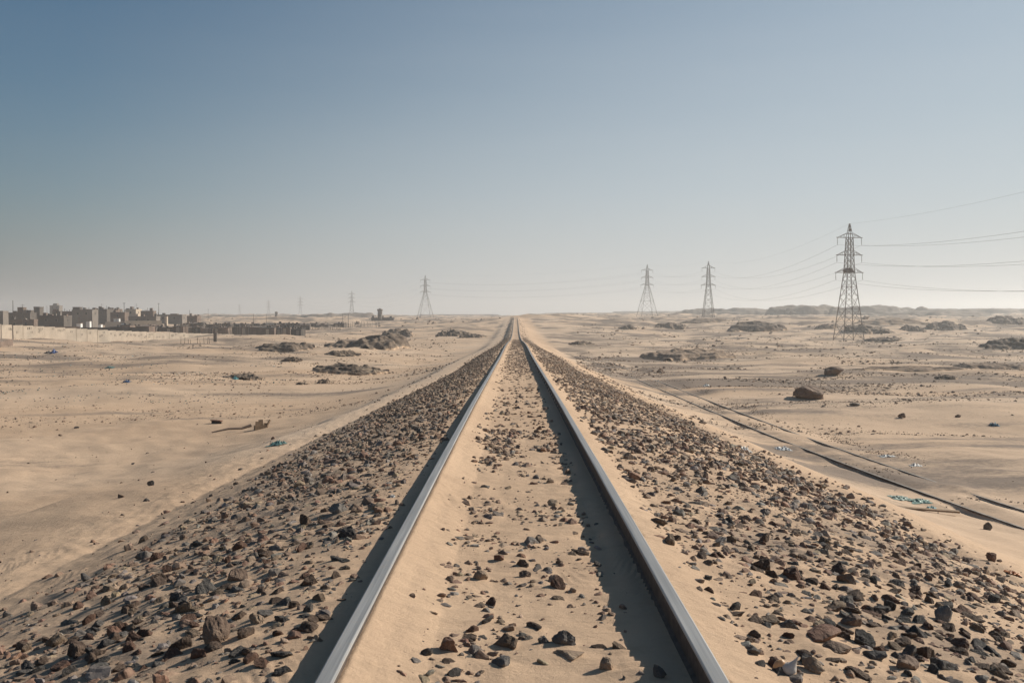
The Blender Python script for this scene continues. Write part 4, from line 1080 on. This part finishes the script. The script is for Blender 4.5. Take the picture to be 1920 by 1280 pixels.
# ------------------------------------------------------------------ single litter pieces
def cloth(px, py, wpx, hpx, col, label, cat, seed, name='plastic_scrap', lift=.3, n=26):
    X, Y, Z = hit(px, py); s = Y / F; a = wpx * s / 2; dy = min(a, hpx * s * Y / 3.0) ; hh = hpx * s
    u = np.linspace(-1, 1, n); U, V_ = np.meshgrid(u, u)
    edge = 1 + .35 * noise(np.arctan2(V_, U) * 1.5 + seed, np.hypot(U, V_) * .5, seed)
    x = U * a * edge; y = V_ * dy * edge
    z = np.abs(fbm(U * 2.2 + seed, V_ * 2.0, seed, 3)) * hh * 1.2 * np.clip(1.3 - np.hypot(U, V_), 0.05, 1) + .01
    g = H((x + X).ravel(), (y + Y).ravel()).reshape(x.shape)
    Vt = np.stack([x, y, g - Z + z], -1).reshape(-1, 3); Vb = Vt.copy(); Vb[:, 2] -= .006
    idx = np.arange(n * n).reshape(n, n); F1 = np.stack([idx[:-1, :-1], idx[:-1, 1:], idx[1:, 1:], idx[1:, :-1]], -1).reshape(-1, 4)
    F2 = F1[:, ::-1] + n * n
    me = np_mesh(name, np.r_[Vt, Vb], np.r_[F1, F2], [simple(name + '_mat', col, .55, .2, 3)], True)
    o = link(name, me); o.location = (X, Y, Z); tag(o, label, cat)
cloth(520, 835, 34, 8, (.10, .18, .165), 'crumpled teal net scrap on the left shoulder edge', 'scrap', 3)
cloth(98, 662, 14, 7, (.03, .07, .20), 'dark blue plastic bag on the left sand below the wall', 'bag', 4, 'plastic_bag')
cloth(88, 662, 12, 5, (.05, .045, .04), 'black scrap touching the dark blue bag', 'scrap', 5)
cloth(440, 711, 9, 6, (.08, .28, .30), 'small teal rag at the foot of the rubble heap', 'rag', 6, 'rag')
cloth(235, 717, 14, 5, (.06, .10, .18), 'blue black scrap on the littered left plain', 'scrap', 7)
cloth(1470, 843, 24, 7, (.62, .62, .60), 'crumpled whitish bag lying against the old near rail', 'bag', 8, 'plastic_bag')
cloth(1664, 858, 26, 4, (.55, .53, .49), 'pale grey rag on the gravel right of the old track', 'rag', 9, 'rag')
cloth(1717, 873, 20, 5, (.56, .53, .48), 'pale crumpled bag further right on the gravel strip', 'bag', 10, 'plastic_bag')
cloth(1690, 936, 34, 5, (.25, .32, .27), 'pale green net strip before the old rail', 'net', 11, 'net_scrap')
cloth(1728, 942, 34, 5, (.20, .30, .25), 'second green net strip right of the first one', 'net', 12, 'net_scrap')
cloth(1750, 953, 16, 7, (.13, .34, .36), 'teal knot of net beside the half buried board', 'net', 13, 'net_scrap')
cloth(1865, 799, 13, 9, (.05, .16, .22), 'small blue teal tuft on the far right sand', 'scrap', 14)
cloth(1905, 1078, 26, 8, (.45, .16, .04), 'orange brown scrap at the right picture edge', 'scrap', 15)
cloth(1400, 846, 18, 9, (.60, .58, .54), 'whitish lump of plastic on the right ballast crest', 'scrap', 16)
cloth(1325, 724, 12, 5, (.55, .56, .53), 'silver white can-like scrap on the sand right of the track', 'scrap', 17)
cloth(205, 690, 16, 4, (.09, .17, .16), 'teal scrap in the litter under the left wall', 'scrap', 18)
cloth(735, 935, 8, 5, (.6, .6, .58), 'tiny white scrap among the ballast left of the rail', 'scrap', 19)
# rusty girder piece
X, Y, Z = hit(404, 794); root = empty('steel_girder', (X, Y, Z - .05), R(-28)); tag(root, 'short rusty red brown girder lying on the left sand', 'girder')
g = MB(); L_ = 24 / F * Y * 1.05; q = L_ / 2
g.box(-q, q, -.015, .015, .04, .17); g.build('web', M['rust'], root)
rm = simple('girder_rust', (.16, .07, .04), .9, .3, 5)
for z in (.0, .17): g = MB(); g.box(-q, q, -.09, .09, z, z + .04); g.build('flange', rm, root)
# broken crate with a long stick
X, Y, Z = hit(490, 804); root = empty('broken_crate', (X, Y, Z), R(20)); tag(root, 'broken tan crate on the left sand with splintered top', 'crate')
cm = simple('crate_board', (.27, .18, .11), .9, .3, 8)
for (x0, x1, z1, tilt) in ((-.30, -.12, .30, .1), (-.13, .06, .40, -.05), (.05, .2, .26, .12)):
    g = MB(); g.box(x0, x1, -.02, .02, -.15, z1); b_ = g.build('board', cm, root); b_.rotation_euler = (-.3, tilt, 0)
g = MB(); g.box(-.32, .24, .06, .36, -.1, .14); g.bar((.2, .05, .1), (.34, .12, .36), .05, 5); g.build('base', cm, root)
m = MB(); m.tube([(-1.7, -.9, -.05), (-1.1, -.55, .06), (-.6, -.3, .05), (-.25, -.1, .16)], [.03, .05, .055, .07], 6); o = m.build('driftwood_stick', TOWN['tin']); o.location = (X - .2, Y, Z); tag(o, 'long bent stick leaning on the broken tan crate', 'stick')
# half buried board by the old track
X, Y, Z = hit(1736, 959); m = MB(); m.box(-.95, .95, -.12, .12, -.02, .03, rz=-.25); o = m.build('board', cm); o.location = (X, Y, Z + .05); o.rotation_euler = (0, .03, 0); tag(o, 'long half buried board lying before the old rail', 'board')
# sea shell
def shell():
    X, Y, Z = hit(1474, 1270); s = Y / F
    root = empty('sea_shell', (X, Y, Z), 0); root.scale = (.72, .72, .72); tag(root, 'big white and orange conch shell lying at the bottom right', 'shell')
    wm = simple('shell_white', (.55, .50, .45), .45, .15, 18, bump=.002, bscale=60); om = simple('shell_orange', (.52, .30, .15), .4, .2, 14)
    m = MB(); n = 18; prof = [(0, .004), (.010, .020), (.024, .036), (.040, .043), (.058, .040), (.072, .028), (.088, .018), (.104, .010), (.122, .006), (.140, .003)]
    b = len(m.v)
    ax = Vector((.55, -.1, .83)).normalized(); p = ax.cross(Vector((0, 1, 0))).normalized(); q = ax.cross(p)
    for i, (t, r) in enumerate(prof):
        for k in range(n):
            a = 2 * math.pi * k / n; rr = r * (1 + .14 * math.sin(a + i * .9) + .05 * math.cos(3 * a)); m.v.append(tuple(ax * t + (p * math.cos(a) + q * math.sin(a)) * rr * 1.05))
    for i in range(len(prof) - 1):
        for k in range(n): j = (k + 1) % n; m.f.append((b + i * n + k, b + i * n + j, b + (i + 1) * n + j, b + (i + 1) * n + k)); m.mi.append(0)
    m.f.append(tuple(b + k for k in range(n))); m.mi.append(0)
    o = m.build('body_whorl', wm, root, True); o.location = (.005, 0, .0)
    V, Fc = ICO[3]; P = V * np.array([.034, .020, .042]); P = P * (1 + .12 * noise(V[:, 0] * 2, V[:, 2] * 2, 7))[:, None]
    me = np_mesh('lip', P, Fc, [om], True); o = link('lip', me, root); o.location = (-.026, .006, .052); o.rotation_euler = (0, .5, 0)
    m = MB(); m.tube([(.030, -.012, .005), (.045, -.008, .035), (.040, 0, .06), (.02, 0, .075)], [.012, .014, .010, .005], 8); m.build('spire', wm, root, True)
shell()

# ------------------------------------------------------------------ haze
def haze():
    m = bpy.data.materials.new('haze'); m.use_nodes = True; t = m.node_tree; t.nodes.clear()
    v = t.nodes.new('ShaderNodeVolumePrincipled'); v.inputs['Density'].default_value = HAZE_DENSITY; v.inputs['Color'].default_value = (.93, .93, .92, 1); v.inputs['Anisotropy'].default_value = .45
    o_ = t.nodes.new('ShaderNodeOutputMaterial'); t.links.new(v.outputs[0], o_.inputs['Volume'])
    b = MB(); b.box(-4600, 4600, -140, 3500, -14, 44); o = b.build('haze', m); o['kind'] = 'stuff'; o['label'] = 'pale dust haze over the desert'; o['category'] = 'haze'
haze()
